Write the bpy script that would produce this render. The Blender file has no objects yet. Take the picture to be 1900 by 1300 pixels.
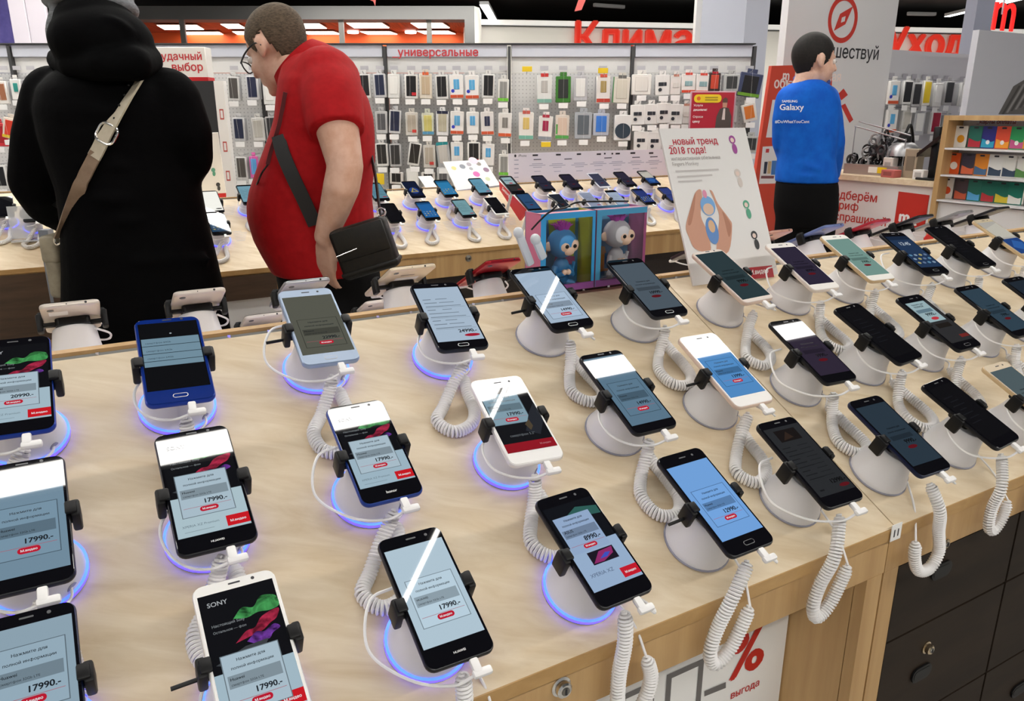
import bpy, bmesh, math, random
from mathutils import Matrix, Vector
from mathutils.bvhtree import BVHTree
from math import radians as R, sin, cos, pi, atan2, sqrt
random.seed(7)
scene = bpy.context.scene
COL = scene.collection
V = Vector

# ------------------------------------------------------------------ camera
CAM = V((0, 0, 1.42)); F = 1439.147; PITCH = R(17.0)
cam_data = bpy.data.cameras.new('camera'); cam = bpy.data.objects.new('camera', cam_data); COL.objects.link(cam)
cam.location = CAM; cam.rotation_euler = (pi/2 - PITCH, 0, 0)
cam_data.sensor_width = 36; cam_data.lens = 36*F/1900; cam_data.clip_start = .02; cam_data.clip_end = 80
scene.camera = cam
# ------------------------------------------------------------------ world, exposure
wd = bpy.data.worlds.new('store_ambient'); scene.world = wd; wd.use_nodes = True
wd.node_tree.nodes['Background'].inputs[0].default_value = (1, .98, .96, 1)
wd.node_tree.nodes['Background'].inputs[1].default_value = .36
vs = scene.view_settings
vs.view_transform = 'Standard'; vs.look = 'None'; vs.gamma = 1; vs.use_curve_mapping = False; vs.exposure = 0.0

# ------------------------------------------------------------------ geometry of the place
A30 = R(29.985)
E1 = V((cos(A30), sin(A30), 0)); E2 = V((-sin(A30), cos(A30), 0))     # along the tables, across the tables
ZU = V((0, 0, 1))
TAN = .5067; SL = math.atan(TAN)                                        # slope of the table tops
NRM = (E2*-sin(SL) + ZU*cos(SL)); SUP = (E2*cos(SL) + ZU*sin(SL))       # normal and up-slope of the near side
NRB = (E2*sin(SL) + ZU*cos(SL)); SDN = (E2*cos(SL) - ZU*sin(SL))        # normal and down-slope of the far side
def tp(u, p, z): return E1*u + E2*p + ZU*z                               # table frame to world
def ray(x, y):
    d = V(((x-950)/F, 0, 0)) + V((0, cos(PITCH), -sin(PITCH))) + V((0, -sin(PITCH), -cos(PITCH)))*((y-650)/F)
    return d
def hit(x, y, n, c):                                                     # where the sight line meets the plane n.P = c
    d = ray(x, y); t = (c - n.dot(CAM))/n.dot(d); return CAM + d*t
def atY(x, y, Y): return hit(x, y, V((0, 1, 0)), Y)
def atZ(x, y, Z): return hit(x, y, ZU, Z)
def atP(x, y, p): return hit(x, y, E2, p)
def atU(x, y, u): return hit(x, y, E1, u)
def ppm(P): return F/((P-CAM).dot(V((0, cos(PITCH), -sin(PITCH)))))      # pixels per metre there
def fr(o, x, y, z=None):
    x = V(x).normalized(); y = V(y).normalized(); z = x.cross(y).normalized() if z is None else V(z).normalized()
    M = Matrix.Identity(4)
    for i in range(3):
        M[i][0], M[i][1], M[i][2], M[i][3] = x[i], y[i], z[i], o[i]
    return M

# ------------------------------------------------------------------ materials
def lin(c):
    if isinstance(c, str):
        c = [int(c[i:i+2], 16)/255 for i in (0, 2, 4)]
        c = [x/12.92 if x <= .04045 else ((x+.055)/1.055)**2.4 for x in c]
    return tuple(c)
MATS = {}
def mat(col, rough=.5, metal=0, emit=0, spec=.5, alpha=1, trans=0, coat=0, ecol=None, name=None):
    col = lin(col); key = (col, rough, metal, emit, spec, alpha, trans, coat, ecol)
    if key in MATS: return MATS[key]
    m = bpy.data.materials.new(name or 'surface'); m.use_nodes = True
    b = m.node_tree.nodes['Principled BSDF']; I = b.inputs
    I['Base Color'].default_value = (*col, 1); I['Roughness'].default_value = rough; I['Metallic'].default_value = metal
    I['Specular IOR Level'].default_value = spec; I['Alpha'].default_value = alpha; I['Transmission Weight'].default_value = trans
    I['Coat Weight'].default_value = coat
    if emit:
        I['Emission Color'].default_value = (*lin(ecol or col), 1); I['Emission Strength'].default_value = emit
    MATS[key] = m; return m
def glow(c, s=1.0, gloss=True):            # a lit display: black glass that gives off light
    c = lin(c); key = ('glow', c, s)
    if key in MATS: return MATS[key]
    m = mat((.003, .003, .004), .02, 0, 0, .5).copy(); m.name = 'lit_display'
    I = m.node_tree.nodes['Principled BSDF'].inputs
    I['Emission Color'].default_value = (*c, 1); I['Emission Strength'].default_value = s
    MATS[key] = m; return m
def noisy(name, c1, c2, scale=(1, 1, 1), rough=.5, spec=.4, detail=6, lo=.35, hi=.65, rot=0, bump=0, coords='Object', nscale=1.0, dist=0.0):
    m = bpy.data.materials.new(name); m.use_nodes = True; nt = m.node_tree; b = nt.nodes['Principled BSDF']
    tc = nt.nodes.new('ShaderNodeTexCoord'); mp = nt.nodes.new('ShaderNodeMapping'); nz = nt.nodes.new('ShaderNodeTexNoise'); cr = nt.nodes.new('ShaderNodeValToRGB')
    mp.inputs['Scale'].default_value = scale; mp.inputs['Rotation'].default_value = (0, 0, rot)
    nz.inputs['Scale'].default_value = nscale; nz.inputs['Detail'].default_value = detail; nz.inputs['Roughness'].default_value = .6; nz.inputs['Distortion'].default_value = dist
    cr.color_ramp.elements[0].position = lo; cr.color_ramp.elements[1].position = hi
    cr.color_ramp.elements[0].color = (*lin(c1), 1); cr.color_ramp.elements[1].color = (*lin(c2), 1)
    L = nt.links.new
    L(tc.outputs[coords], mp.inputs[0]); L(mp.outputs[0], nz.inputs[0]); L(nz.outputs[0], cr.inputs[0]); L(cr.outputs[0], b.inputs['Base Color'])
    b.inputs['Roughness'].default_value = rough; b.inputs['Specular IOR Level'].default_value = spec
    if bump:
        bp = nt.nodes.new('ShaderNodeBump'); bp.inputs['Strength'].default_value = bump; bp.inputs['Distance'].default_value = .003
        L(nz.outputs[0], bp.inputs['Height']); L(bp.outputs[0], b.inputs['Normal'])
    return m
def wood(name, c1, c2, rot=A30, rough=.42):        # long grain along the tables
    return noisy(name, c1, c2, scale=(1.6, 30, 30), rough=rough, rot=-rot, detail=8, lo=.3, hi=.72, nscale=1.4, dist=.6)
M_WOOD = wood('pale_maple', 'd4be9b', 'e8d8bd')
M_EDGE = wood('maple_edge', 'b08a55', 'c09a64')
M_WOODV = noisy('maple_upright', 'b5905f', 'c9a572', scale=(14, 14, 1), rough=.45, nscale=1.6)
M_WHITE = mat('e9e8e6', .35, name='white_plastic')
M_WHITE2 = mat('f0efec', .45, name='white_paper')
M_BLACK = mat((.004, .004, .0045), .45, 0, 0, .3, name='black_plastic')
M_GLASS = mat((.004, .004, .006), .02, spec=.5, name='black_glass')
M_CHROME = mat((.75, .74, .72), .18, 1, name='chrome')
M_GREY = mat('b9bac4', .4, name='grey_plastic')
M_RED = mat('c4161c', .4, name='red_print')
M_INK = mat((.02, .02, .025), .5, name='dark_print')

# ------------------------------------------------------------------ mesh builder
class MB:
    def __init__(s): s.v = []; s.f = []; s.m = []; s.s = []; s.mats = []
    def add(s, vf, m, M=None, smooth=True):
        vs_, fs = vf; b = len(s.v)
        if m not in s.mats: s.mats.append(m)
        i = s.mats.index(m)
        s.v += [tuple(M @ V(p)) for p in vs_] if M is not None else [tuple(p) for p in vs_]
        for f in fs: s.f.append(tuple(b+k for k in f)); s.m.append(i); s.s.append(smooth)
        return s
def box(sx, sy, sz, c=(0, 0, 0)):
    x, y, z = sx/2, sy/2, sz/2
    v = [(c[0]+a*x, c[1]+b*y, c[2]+d*z) for d in (-1, 1) for b in (-1, 1) for a in (-1, 1)]
    return v, [(0, 2, 3, 1), (4, 5, 7, 6), (0, 1, 5, 4), (2, 6, 7, 3), (0, 4, 6, 2), (1, 3, 7, 5)]
_bb = {}
def bbox(sx, sy, sz, b=.003, seg=2, c=(0, 0, 0)):
    k = (round(sx, 5), round(sy, 5), round(sz, 5), b, seg)
    if k not in _bb:
        bm = bmesh.new(); bmesh.ops.create_cube(bm, size=1); bmesh.ops.scale(bm, vec=(sx, sy, sz), verts=bm.verts)
        bmesh.ops.bevel(bm, geom=bm.edges[:], offset=min(b, sx*.49, sy*.49, sz*.49), segments=seg, affect='EDGES', profile=.5)
        bm.verts.index_update(); _bb[k] = ([tuple(v.co) for v in bm.verts], [tuple(v.index for v in f.verts) for f in bm.faces]); bm.free()
    v, f = _bb[k]; return [(p[0]+c[0], p[1]+c[1], p[2]+c[2]) for p in v], f
def rrect(w, l, r, n=5):
    o = []
    for cx, cy, a0 in ((w/2-r, l/2-r, 0), (-w/2+r, l/2-r, pi/2), (-w/2+r, -l/2+r, pi), (w/2-r, -l/2+r, 3*pi/2)):
        for i in range(n+1):
            a = a0+pi/2*i/n; o.append((cx+r*cos(a), cy+r*sin(a)))
    return o
def layers(rings, cap=True):                    # rings of equal length, bottom first
    n = len(rings[0]); v = [p for r in rings for p in r]; f = []
    for k in range(len(rings)-1):
        for i in range(n): j = (i+1) % n; f.append((k*n+i, k*n+j, (k+1)*n+j, (k+1)*n+i))
    if cap: f.append(tuple(range(n-1, -1, -1))); f.append(tuple((len(rings)-1)*n+i for i in range(n)))
    return v, f
def rprism(w, l, z0, z1, r, be=.0, n=5):
    if be <= 0: return layers([[(x, y, z) for x, y in rrect(w, l, r, n)] for z in (z0, z1)])
    rs = []
    for z, ins in ((z0, be), (z0+be*.3, be*.3), (z0+be, 0), (z1-be, 0), (z1-be*.3, be*.3), (z1, be)):
        rs.append([(x, y, z) for x, y in rrect(w-2*ins, l-2*ins, max(r-ins, .0004), n)])
    return layers(rs)
def prism(poly, z0, z1): return layers([[(x, y, z) for x, y in poly] for z in (z0, z1)])
def flat(poly, z=0): return [(x, y, z) for x, y in poly], [tuple(range(len(poly)))]
def rect(x0, y0, x1, y1, z=0): return flat([(x0, y0), (x1, y0), (x1, y1), (x0, y1)], z)
def quad(a, b, c, d): return [a, b, c, d], [(0, 1, 2, 3)]
def slab(a, b, c, d, off):                      # four corners and a thickness vector
    q = [V(p) for p in (a, b, c, d)]; off = V(off); v = q+[p+off for p in q]
    return v, [(3, 2, 1, 0), (4, 5, 6, 7), (0, 1, 5, 4), (1, 2, 6, 5), (2, 3, 7, 6), (3, 0, 4, 7)]
def ngon(cx, cy, rx, ry, n=20, a0=0, a1=2*pi): return [(cx+rx*cos(a0+(a1-a0)*i/n), cy+ry*sin(a0+(a1-a0)*i/n)) for i in range(n)]
def lathe(prof, n=28, cap=True): return layers([[(r*cos(2*pi*i/n), r*sin(2*pi*i/n), z) for i in range(n)] for r, z in prof], cap)
def ell(c, rx, ry=None, rz=None, M=None, n=16, m=10):
    ry = rx if ry is None else ry; rz = rx if rz is None else rz; c = V(c); v = [V((0, 0, -rz))]; f = []
    for k in range(1, m):
        a = -pi/2+pi*k/m
        for i in range(n): v.append(V((rx*cos(a)*cos(2*pi*i/n), ry*cos(a)*sin(2*pi*i/n), rz*sin(a))))
    v.append(V((0, 0, rz)))
    for i in range(n):
        j = (i+1) % n; f.append((0, 1+j, 1+i)); f.append((len(v)-1, 1+(m-2)*n+i, 1+(m-2)*n+j))
        for k in range(m-2): f.append((1+k*n+i, 1+k*n+j, 1+(k+1)*n+j, 1+(k+1)*n+i))
    if M is not None: v = [M.to_3x3() @ p for p in v]
    return [p+c for p in v], f
def spline(pts, k=8):
    P = [V(p) for p in pts]; P = [P[0]*2-P[1]]+P+[P[-1]*2-P[-2]]; o = []
    for i in range(1, len(P)-2):
        a, b, c, d = P[i-1:i+3]
        for j in range(k):
            t = j/k; o.append(.5*((2*b)+(c-a)*t+(2*a-5*b+4*c-d)*t*t+(3*b-a-3*c+d)*t**3))
    o.append(P[-2]); return o
def frames(P):
    T = [(P[min(i+1, len(P)-1)]-P[max(i-1, 0)]).normalized() for i in range(len(P))]
    a = V((0, 0, 1)) if abs(T[0].z) < .9 else V((1, 0, 0)); n = (a-T[0]*a.dot(T[0])).normalized(); o = []
    for t in T:
        n = (n-t*n.dot(t)).normalized(); o.append((t, n, t.cross(n)))
    return o
def tube(pts, r, n=8, k=0, cap=True):
    P = spline(pts, k) if k else [V(p) for p in pts]; fs = frames(P); rs = []
    for i, (p, (t, a, b)) in enumerate(zip(P, fs)):
        rr = r if not isinstance(r, (list, tuple)) else r[0]+(r[1]-r[0])*i/(len(P)-1)
        rs.append([p+a*rr*cos(2*pi*q/n)+b*rr*sin(2*pi*q/n) for q in range(n)])
    return layers(rs, cap)
def ribbon(pts, w, th, side, k=8):              # a strap: flat band; side(i) gives the width direction
    P = spline(pts, k) if k else [V(p) for p in pts]; rs = []
    for i, p in enumerate(P):
        t = (P[min(i+1, len(P)-1)]-P[max(i-1, 0)]).normalized(); s = side(i/(len(P)-1), p) if callable(side) else V(side)
        s = (s-t*s.dot(t)).normalized(); nn = t.cross(s)
        rs.append([p+s*w/2+nn*th/2, p-s*w/2+nn*th/2, p-s*w/2-nn*th/2, p+s*w/2-nn*th/2])
    return layers(rs)
def coil(pts, R_=.0072, wr=.0019, pitch=.0041, seg=8, n=5):
    P = spline(pts, 14); L = [0]
    for i in range(1, len(P)): L.append(L[-1]+(P[i]-P[i-1]).length)
    fs = frames(P); N = max(8, int(L[-1]/pitch*seg)); H = []; k = 0
    for q in range(N+1):
        s = L[-1]*q/N
        while k < len(L)-2 and L[k+1] < s: k += 1
        t = (s-L[k])/max(1e-9, L[k+1]-L[k]); p = P[k].lerp(P[k+1], t); a = fs[k][1].lerp(fs[k+1][1], t).normalized(); b = fs[k][2].lerp(fs[k+1][2], t).normalized()
        g = 2*pi*q/seg; e = min(1, q/(seg*2), (N-q)/(seg*2)); rr = R_*(.45+.55*e)
        H.append(p+a*rr*cos(g)+b*rr*sin(g))
    return tube(H, wr, n)
_tx = {}
_gl = {}
def glyph_raw(b):
    c = bpy.data.curves.new('t', 'FONT'); c.body = b; c.resolution_u = 3
    o = bpy.data.objects.new('t', c); COL.objects.link(o); dg = bpy.context.evaluated_depsgraph_get(); ev = o.evaluated_get(dg); me = ev.to_mesh()
    r = ([tuple(v.co) for v in me.vertices], [tuple(p.vertices) for p in me.polygons]); ev.to_mesh_clear()
    bpy.data.objects.remove(o); bpy.data.curves.remove(c); return r
def glyph(ch):                                   # outline and advance of one letter
    if ch not in _gl:
        mx = lambda r: max(p[0] for p in r[0])
        src = {'н': 'п', 'ф': 'Ф', 'ь': 'п', 'ы': 'п'}.get(ch, ch); v, f = glyph_raw(src) if ch != ' ' else ([], [])
        if '.' not in _gl and ch != '.': glyph('.')
        adv = mx(glyph_raw(src+'.'))-mx(glyph_raw('.'))
        if ch in 'ньыф':
            pv = glyph_raw('п')[0]; x0, x1 = min(p[0] for p in pv), max(p[0] for p in pv); h = max(p[1] for p in pv); w = .088; v, f = [], []
            def bar(a, b, c, d):
                n = len(v); v.extend([(a, c, 0), (b, c, 0), (b, d, 0), (a, d, 0)]); f.append((n, n+1, n+2, n+3))
            def arc(cx, cy, ro, rj, a0, a1, sy=1.0, k=10):
                n = len(v)
                for q in range(k+1):
                    a = a0+(a1-a0)*q/k; v.extend([(cx+ro*cos(a), cy+ro*sy*sin(a), 0), (cx+rj*cos(a), cy+(ro*sy-(ro-rj))*sin(a), 0)])
                for q in range(k): f.append((n+2*q, n+2*q+2, n+2*q+3, n+2*q+1))
            if ch == 'н': bar(x0, x0+w, 0, h); bar(x1-w, x1, 0, h); bar(x0+w, x1-w, h*.5-.042, h*.5+.042)
            elif ch == 'ф':
                r = h*.5; arc(x0+r*.8, r, r*.8, r*.8-.075, 0, 2*pi, 1.25, 22); arc(x0+r*2.0, r, r*.8, r*.8-.075, 0, 2*pi, 1.25, 22); bar(x0+r*1.4-w/2, x0+r*1.4+w/2, -.2, .66); adv = r*2.8+2*x0
            else:
                ro = h*.30; xe = x0+.30; bar(x0, x0+w, 0, h); bar(x0+w, xe-ro+.06, 0, .078); bar(x0+w, xe-ro+.06, 2*ro-.078, 2*ro); arc(xe-ro+.06, ro, ro, ro-.078, -pi/2, pi/2); adv = xe+.06+x0
                if ch == 'ы': bar(xe+.12, xe+.12+w, 0, h); adv = xe+.12+w+x0
        _gl[ch] = (v, f, adv)
    return _gl[ch]
def text(s, size=1.0, align='l', bold=0.0, italic=0.0):
    if s not in _tx:
        v, f, x = [], [], 0
        for ch in s:
            gv, gf, adv = glyph(ch); b = len(v); v += [(p[0]+x, p[1], 0) for p in gv]; f += [tuple(b+q for q in g) for g in gf]; x += adv
        _tx[s] = (v, f)
    v, f = _tx[s]
    if not v: return [], []
    if italic: v = [(p[0]+italic*p[1], p[1], 0) for p in v]
    x0 = min(p[0] for p in v); x1 = max(p[0] for p in v); dx = {'l': x0, 'c': (x0+x1)/2, 'r': x1}[align]
    vv, ff = [], []
    for i, (ox, oy) in enumerate([(0, 0)] if bold < .008 else [(-bold, 0), (bold, 0), (0, bold*.7), (0, -bold*.7)]):   # heavier strokes: the outline drawn again a hair aside
        b = len(vv); vv += [((p[0]-dx+ox)*size, (p[1]+oy)*size, i*.00001*(1 if size > .02 else .5)) for p in v]; ff += [tuple(b+q for q in g) for g in f]
    return vv, ff
def tw(s, w, align='l', bold=0.0, italic=0.0):  # text fitted to a width
    v, f = text(s, 1, align, bold, italic); x = max(p[0] for p in v)-min(p[0] for p in v); k = w/x
    return [(p[0]*k, p[1]*k, p[2]) for p in v], f
def sh(vf, x=0, y=0, z=0): return [(p[0]+x, p[1]+y, p[2]+z) for p in vf[0]], vf[1]

# ------------------------------------------------------------------ objects
def tags(o, label=None, cat=None, group=None, kind=None):
    for k, v in (('label', label), ('category', cat), ('group', group), ('kind', kind)):
        if v: o[k] = v
    return o
def thing(name, label, cat, M=None, group=None):
    o = bpy.data.objects.new(name, None); COL.objects.link(o); o.empty_display_size = .05
    if M is not None: o.matrix_world = M if isinstance(M, Matrix) else Matrix.Translation(M)
    MW[o.name] = o.matrix_world.copy() if M is None else (M if isinstance(M, Matrix) else Matrix.Translation(M))
    return tags(o, label, cat, group)
MW = {}
def mesh(name, mb, ang=38):
    me = bpy.data.meshes.new(name); me.from_pydata(mb.v, [], mb.f)
    for m in mb.mats: me.materials.append(m)
    me.polygons.foreach_set('material_index', mb.m); me.polygons.foreach_set('use_smooth', mb.s)
    me.update()
    me.set_sharp_from_angle(angle=R(ang)); me.polygons.foreach_set('use_smooth', mb.s); me.update()
    return me
def obj(name, mb, parent=None, world=False, M=None, label=None):
    """link a mesh; world=True: the builder holds world coordinates, moved into the parent's frame"""
    me = mb if isinstance(mb, bpy.types.Mesh) else mesh(name, mb)
    o = bpy.data.objects.new(name, me); COL.objects.link(o)
    if parent is not None:
        o.parent = parent
        if world: me.transform(root_m(parent).inverted())
    if M is not None: o.matrix_basis = M
    if label: o['label'] = label
    return o
def root_m(o):
    M = Matrix.Identity(4)
    while o is not None:
        M = (MW[o.name] if o.name in MW else o.matrix_basis) @ M; o = o.parent
    return M
def single(name, mb, label, cat, group=None, base=None, rot=None):
    """a thing that is one mesh, built in world coordinates; its origin goes to the middle of its underside"""
    me = mesh(name, mb); zs = min(v[2] for v in mb.v)
    c = base or V((sum(v[0] for v in mb.v)/len(mb.v), sum(v[1] for v in mb.v)/len(mb.v), zs))
    me.transform(Matrix.Translation(-V(c))); o = bpy.data.objects.new(name, me); COL.objects.link(o); o.location = c
    return tags(o, label, cat, group)
def struct(name, mb, parent=None):
    o = obj(name, mb, parent, world=parent is not None)
    if parent is None: o['kind'] = 'structure'
    return o
def baked(name, mb, voxel, smooth=4, m=None, parent=None, disp=None):
    """melt overlapping shapes into one continuous skin"""
    me = mesh('tmp', mb); o = bpy.data.objects.new('tmp', me); COL.objects.link(o)
    r = o.modifiers.new('r', 'REMESH'); r.mode = 'VOXEL'; r.voxel_size = voxel; r.use_smooth_shade = True
    s = o.modifiers.new('s', 'SMOOTH'); s.factor = .5; s.iterations = smooth
    dg = bpy.context.evaluated_depsgraph_get(); ev = o.evaluated_get(dg)
    me2 = bpy.data.meshes.new_from_object(ev); bpy.data.objects.remove(o); me2.name = name
    me2.materials.clear(); me2.materials.append(m or mb.mats[0])
    me2.polygons.foreach_set('use_smooth', [True]*len(me2.polygons)); me2.polygons.foreach_set('material_index', [0]*len(me2.polygons))
    if parent is None: return me2
    o2 = bpy.data.objects.new(name, me2); COL.objects.link(o2); o2.parent = parent; me2.transform(root_m(parent).inverted()); return o2
def skin_of(o):                                  # what the sight lines meet on a finished surface, in world coordinates
    M = root_m(o); return BVHTree.FromPolygons([M @ v.co for v in o.data.vertices], [tuple(p.vertices) for p in o.data.polygons])
def onskin(b, x, y, off):
    d = ray(x, y).normalized(); loc, n, i, t = b.ray_cast(CAM, d)
    if loc is None: return None
    if n.dot(d) > 0: n = -n
    return loc+n*off
ORD = ['first', 'second', 'third', 'fourth', 'fifth', 'sixth', 'seventh', 'eighth', 'ninth', 'tenth', 'eleventh', 'twelfth', 'thirteenth', 'fourteenth']
# ------------------------------------------------------------------ lamps of the store and two added ones (they carry the light)
M_LAMP = mat((1, .97, .92), .5, 0, 25, name='lamp_diffuser')
M_TUBE = mat((1, .98, .95), .5, 0, 6, name='tube_diffuser')
M_HOUSE = mat((.5, .5, .5), .5)
def strip_lamp(a, b, w, label, m=M_LAMP, h=.06):
    a = V(a); b = V(b); d = (b-a).normalized(); s = d.cross(ZU).normalized()
    t = thing('linear_ceiling_lamp', label, 'lamp', fr((a+b)/2, d, s, d.cross(s)), 'linear ceiling lamps')
    L = (b-a).length
    obj('lamp_housing', MB().add(bbox(L, w, h, .005, 1, (0, 0, -h/2-.004)), M_HOUSE), t)
    obj('diffuser', MB().add(box(L-.02, w-.01, .008, (0, 0, .0)), m), t)
    return t
zl = 3.4
strip_lamp(V((-4, 14.2, 3.42)), V((13, 15.6, 3.42)), .3, 'long linear ceiling lamp in front of the cream far wall')  # added light for the far wall, kept just out of view
strip_lamp(tp(-3, 1.42, zl), tp(4.1, 1.42, zl), .105, 'long white linear ceiling lamp above the ridge of the near phone table')
strip_lamp(V((.47, .75, 3.36)), V((.98, 2.95, 3.36)), .03, 'thin linear ceiling lamp crossing above the middle of the near table', M_LAMP)
strip_lamp(tp(-4, -1.7, zl), tp(7, -1.7, zl), .24, 'long linear ceiling lamp behind the near table')
strip_lamp(V((-5, 4.5, zl)), V((2.2, 4.5, zl)), .12, 'linear ceiling lamp in front of the accessory wall')  # extra unseen lamp, put in to keep the accessory wall bright
strip_lamp(tp(-4, 3.3, zl), tp(9, 3.3, zl), .12, 'long linear ceiling lamp above the far phone table')
strip_lamp(tp(-4, 6.2, zl), tp(11, 6.2, zl), .24, 'long linear ceiling lamp beyond the accessory wall')
strip_lamp(atZ(898, 9, 3.3), atZ(917, 41, 3.3), .17, 'short bright ceiling lamp above the right corner of the orange shop front', M_TUBE)
strip_lamp(atZ(1757, 31, 3.3), atZ(1905, -4, 3.3), .12, 'bright slanting ceiling lamp at the upper right behind the red letter sign', M_TUBE)
M_DIM = mat((.42, .42, .42), .5)
strip_lamp(atZ(1102, 12, 3.5), atZ(1158, 16, 3.5), .08, 'unlit grey ceiling rail above the red wall lettering', M_DIM)
strip_lamp(atZ(1684, 28, 3.4), atZ(1735, 29, 3.4), .08, 'unlit grey ceiling rail right of the white compass banner', M_DIM)

# ------------------------------------------------------------------ room shell
M_CEIL = noisy('black_open_ceiling', '0d0d0d', '1c1b19', scale=(.8, 6, 1), rough=.8, nscale=1)
struct('floor', MB().add(slab((-14, -5, 0), (22, -5, 0), (22, 26, 0), (-14, 26, 0), (0, 0, -.1)), noisy('floor_tiles', 'a9a6a0', 'c4c1bb', rough=.25, nscale=2)))
struct('ceiling', MB().add(slab((-14, -5, 3.62), (22, -5, 3.62), (22, 26, 3.62), (-14, 26, 3.62), (0, 0, .1)), M_CEIL))
struct('wall_back', MB().add(slab((-14, 24, 0), (22, 24, 0), (22, 24, 3.62), (-14, 24, 3.62), (0, .1, 0)), mat((.035, .034, .032), .8)))
M_WALLW = mat((.86, .83, .76), .6)
wa = atY(880, 46, 16.5); wb = atY(1915, 64, 18.6); zt_ = wa.z
wa = V((wa.x-.2, wa.y, 0)); wb = V((wb.x+.6, wb.y, 0)); wdir = (wb-wa).normalized(); wn = V((wdir.y, -wdir.x, 0))
struct('wall_far', MB().add(slab(wa, wb, wb+ZU*zt_, wa+ZU*zt_, -wn*.15), M_WALLW))
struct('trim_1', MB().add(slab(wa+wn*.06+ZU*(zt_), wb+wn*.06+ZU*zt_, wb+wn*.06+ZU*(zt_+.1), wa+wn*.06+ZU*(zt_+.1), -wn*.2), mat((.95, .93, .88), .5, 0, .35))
       .add(slab(wa+wn*.07+ZU*(zt_-.02), wb+wn*.07+ZU*(zt_-.02), wb+wn*.07+ZU*zt_, wa+wn*.07+ZU*zt_, -wn*.2), mat((.05, .05, .05))))
M_LETTER = mat('e5391f', .45, 0, .25)
def wall_letters(s, x0, x1, y, ref, label, name='red_letters'):
    P0 = hit(x0, y, wn, wn.dot(wa)+.06); P1 = hit(x1, y, wn, wn.dot(wa)+.06)
    k = tw(ref, (P1-P0).length, bold=.034); w0 = max(p[0] for p in k[0])
    full = text(s, 1, bold=.034); r = text(ref, 1, bold=.034); sc = w0/max(p[0] for p in r[0])
    vv, ff = [(p[0]*sc, p[1]*sc, 0) for p in full[0]], full[1]
    mb = MB(); Mx = fr(P0, wdir, ZU, wn)
    mb.add((vv, ff), M_LETTER, Mx @ Matrix.Translation((0, 0, .03)), False)
    ny = len(vv)
    # give the letters depth
    me = mesh('tmp', mb); bm = bmesh.new(); bm.from_mesh(me); bmesh.ops.solidify(bm, geom=bm.faces[:], thickness=.05); bm.to_mesh(me); bm.free()
    o = bpy.data.objects.new(name, me); COL.objects.link(o); c = P0; me.transform(Matrix.Translation(-c)); o.location = c
    tags(o, label, 'letters')
wall_letters('Климат', 1068, 1285, 98, 'Клима', 'big red wall letters on the cream far wall above the accessory shelves')
wall_letters('Уход', 1642, 1790, 104, 'Уход', 'big red wall letters on the cream far wall right of the compass banner')

# orange shop front far behind
M_FASC = mat((.15, .15, .145), .6); M_OR = mat('f0662a', .6)
M_SLAT = noisy('orange_slats', '8c3a1c', 'c85a30', scale=(9, .3, 1), rough=.6, nscale=3)
Yf = 15.0
a = atY(150, 11, Yf); b = atY(880, 11, Yf); c1 = atY(880, 36, Yf)
zc = c1.z; zt = a.z
struct('wall_shopfront', MB().add(slab((a.x, Yf, zc), (b.x, Yf, zc), (b.x, Yf, zt), (a.x, Yf, zt), (0, .5, 0)), M_FASC)
       .add(slab((atY(862, 40, Yf).x, Yf, 0), (b.x, Yf, 0), (b.x, Yf, zc), (atY(862, 40, Yf).x, Yf, zc), (0, 1.2, 0)), M_FASC))
struct('trim_2', MB().add(slab((b.x, Yf+.02, 0), (b.x+.08, Yf+.25, 0), (b.x+.08, Yf+.25, zt), (b.x, Yf+.02, zt), (0, .9, 0)), mat((.85, .83, .76), .5)))
struct('wall_orange', MB().add(slab((a.x, 17.6, 0), (b.x, 17.6, 0), (b.x, 17.6, zc+.3), (a.x, 17.6, zc+.3), (0, .1, 0)), M_OR))
struct('ceiling_orange', MB().add(slab((a.x, Yf+.5, zc+.02), (b.x-.1, Yf+.5, zc+.02), (b.x-.1, 17.6, zc+.02), (a.x, 17.6, zc+.02), (0, 0, .08)), M_SLAT))
M_PANEL = mat((1, .95, .88), .5, 0, 6.0)
pi_ = 0
for x0, x1, y0, y1 in ((305, 378, 45, 53), (423, 456, 43, 51), (555, 606, 42.5, 51), (657, 722, 41, 50), (776, 834, 41, 50), (352, 420, 58, 66), (445, 500, 57, 65), (572, 632, 57, 62), (682, 737, 57, 62), (788, 845, 56, 61.5)):
    q = [atZ(x, y, zc) for x, y in ((x0, y1), (x1, y1), (x1-14, y0), (x0-14, y0))]
    r_ = 'front' if y0 < 55 else 'back'; pi_ += 1
    t = thing('ceiling_light_panel', f'glowing square light panel in the orange ceiling, {r_} row, {ORD[(pi_-1) % 5]} from the left', 'ceiling light', sum(q, V())/4, 'light panels of the orange shop')
    obj('panel_frame', MB().add(slab(*[p+(p-sum(q, V())/4)*.06 for p in q], (0, 0, -.012)), mat((.5, .25, .15))), t, True)
    obj('diffuser', MB().add(slab(*[p-ZU*.013 for p in q], (0, 0, -.008)), M_PANEL), t, True)
for i, x in enumerate((338, 633, 796)):
    P = atY(x, 60, Yf+.05)
    struct(f'trim_{i+3}', MB().add(box(.09, .06, zc, (P.x, Yf+.1, zc/2)), mat((.2, .195, .18), .4)))
for x, y, n in ((655, 60, 'left'), (762, 60, 'right')):
    P = atZ(x, y, zc-.01)
    single('downlight', MB().add(lathe([(.11, -.02), (.12, 0), (.12, .02)], 16), M_PANEL, Matrix.Translation(P)), f'small round downlight in the orange ceiling, {n} one', 'ceiling light', 'orange shop downlights')

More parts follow.
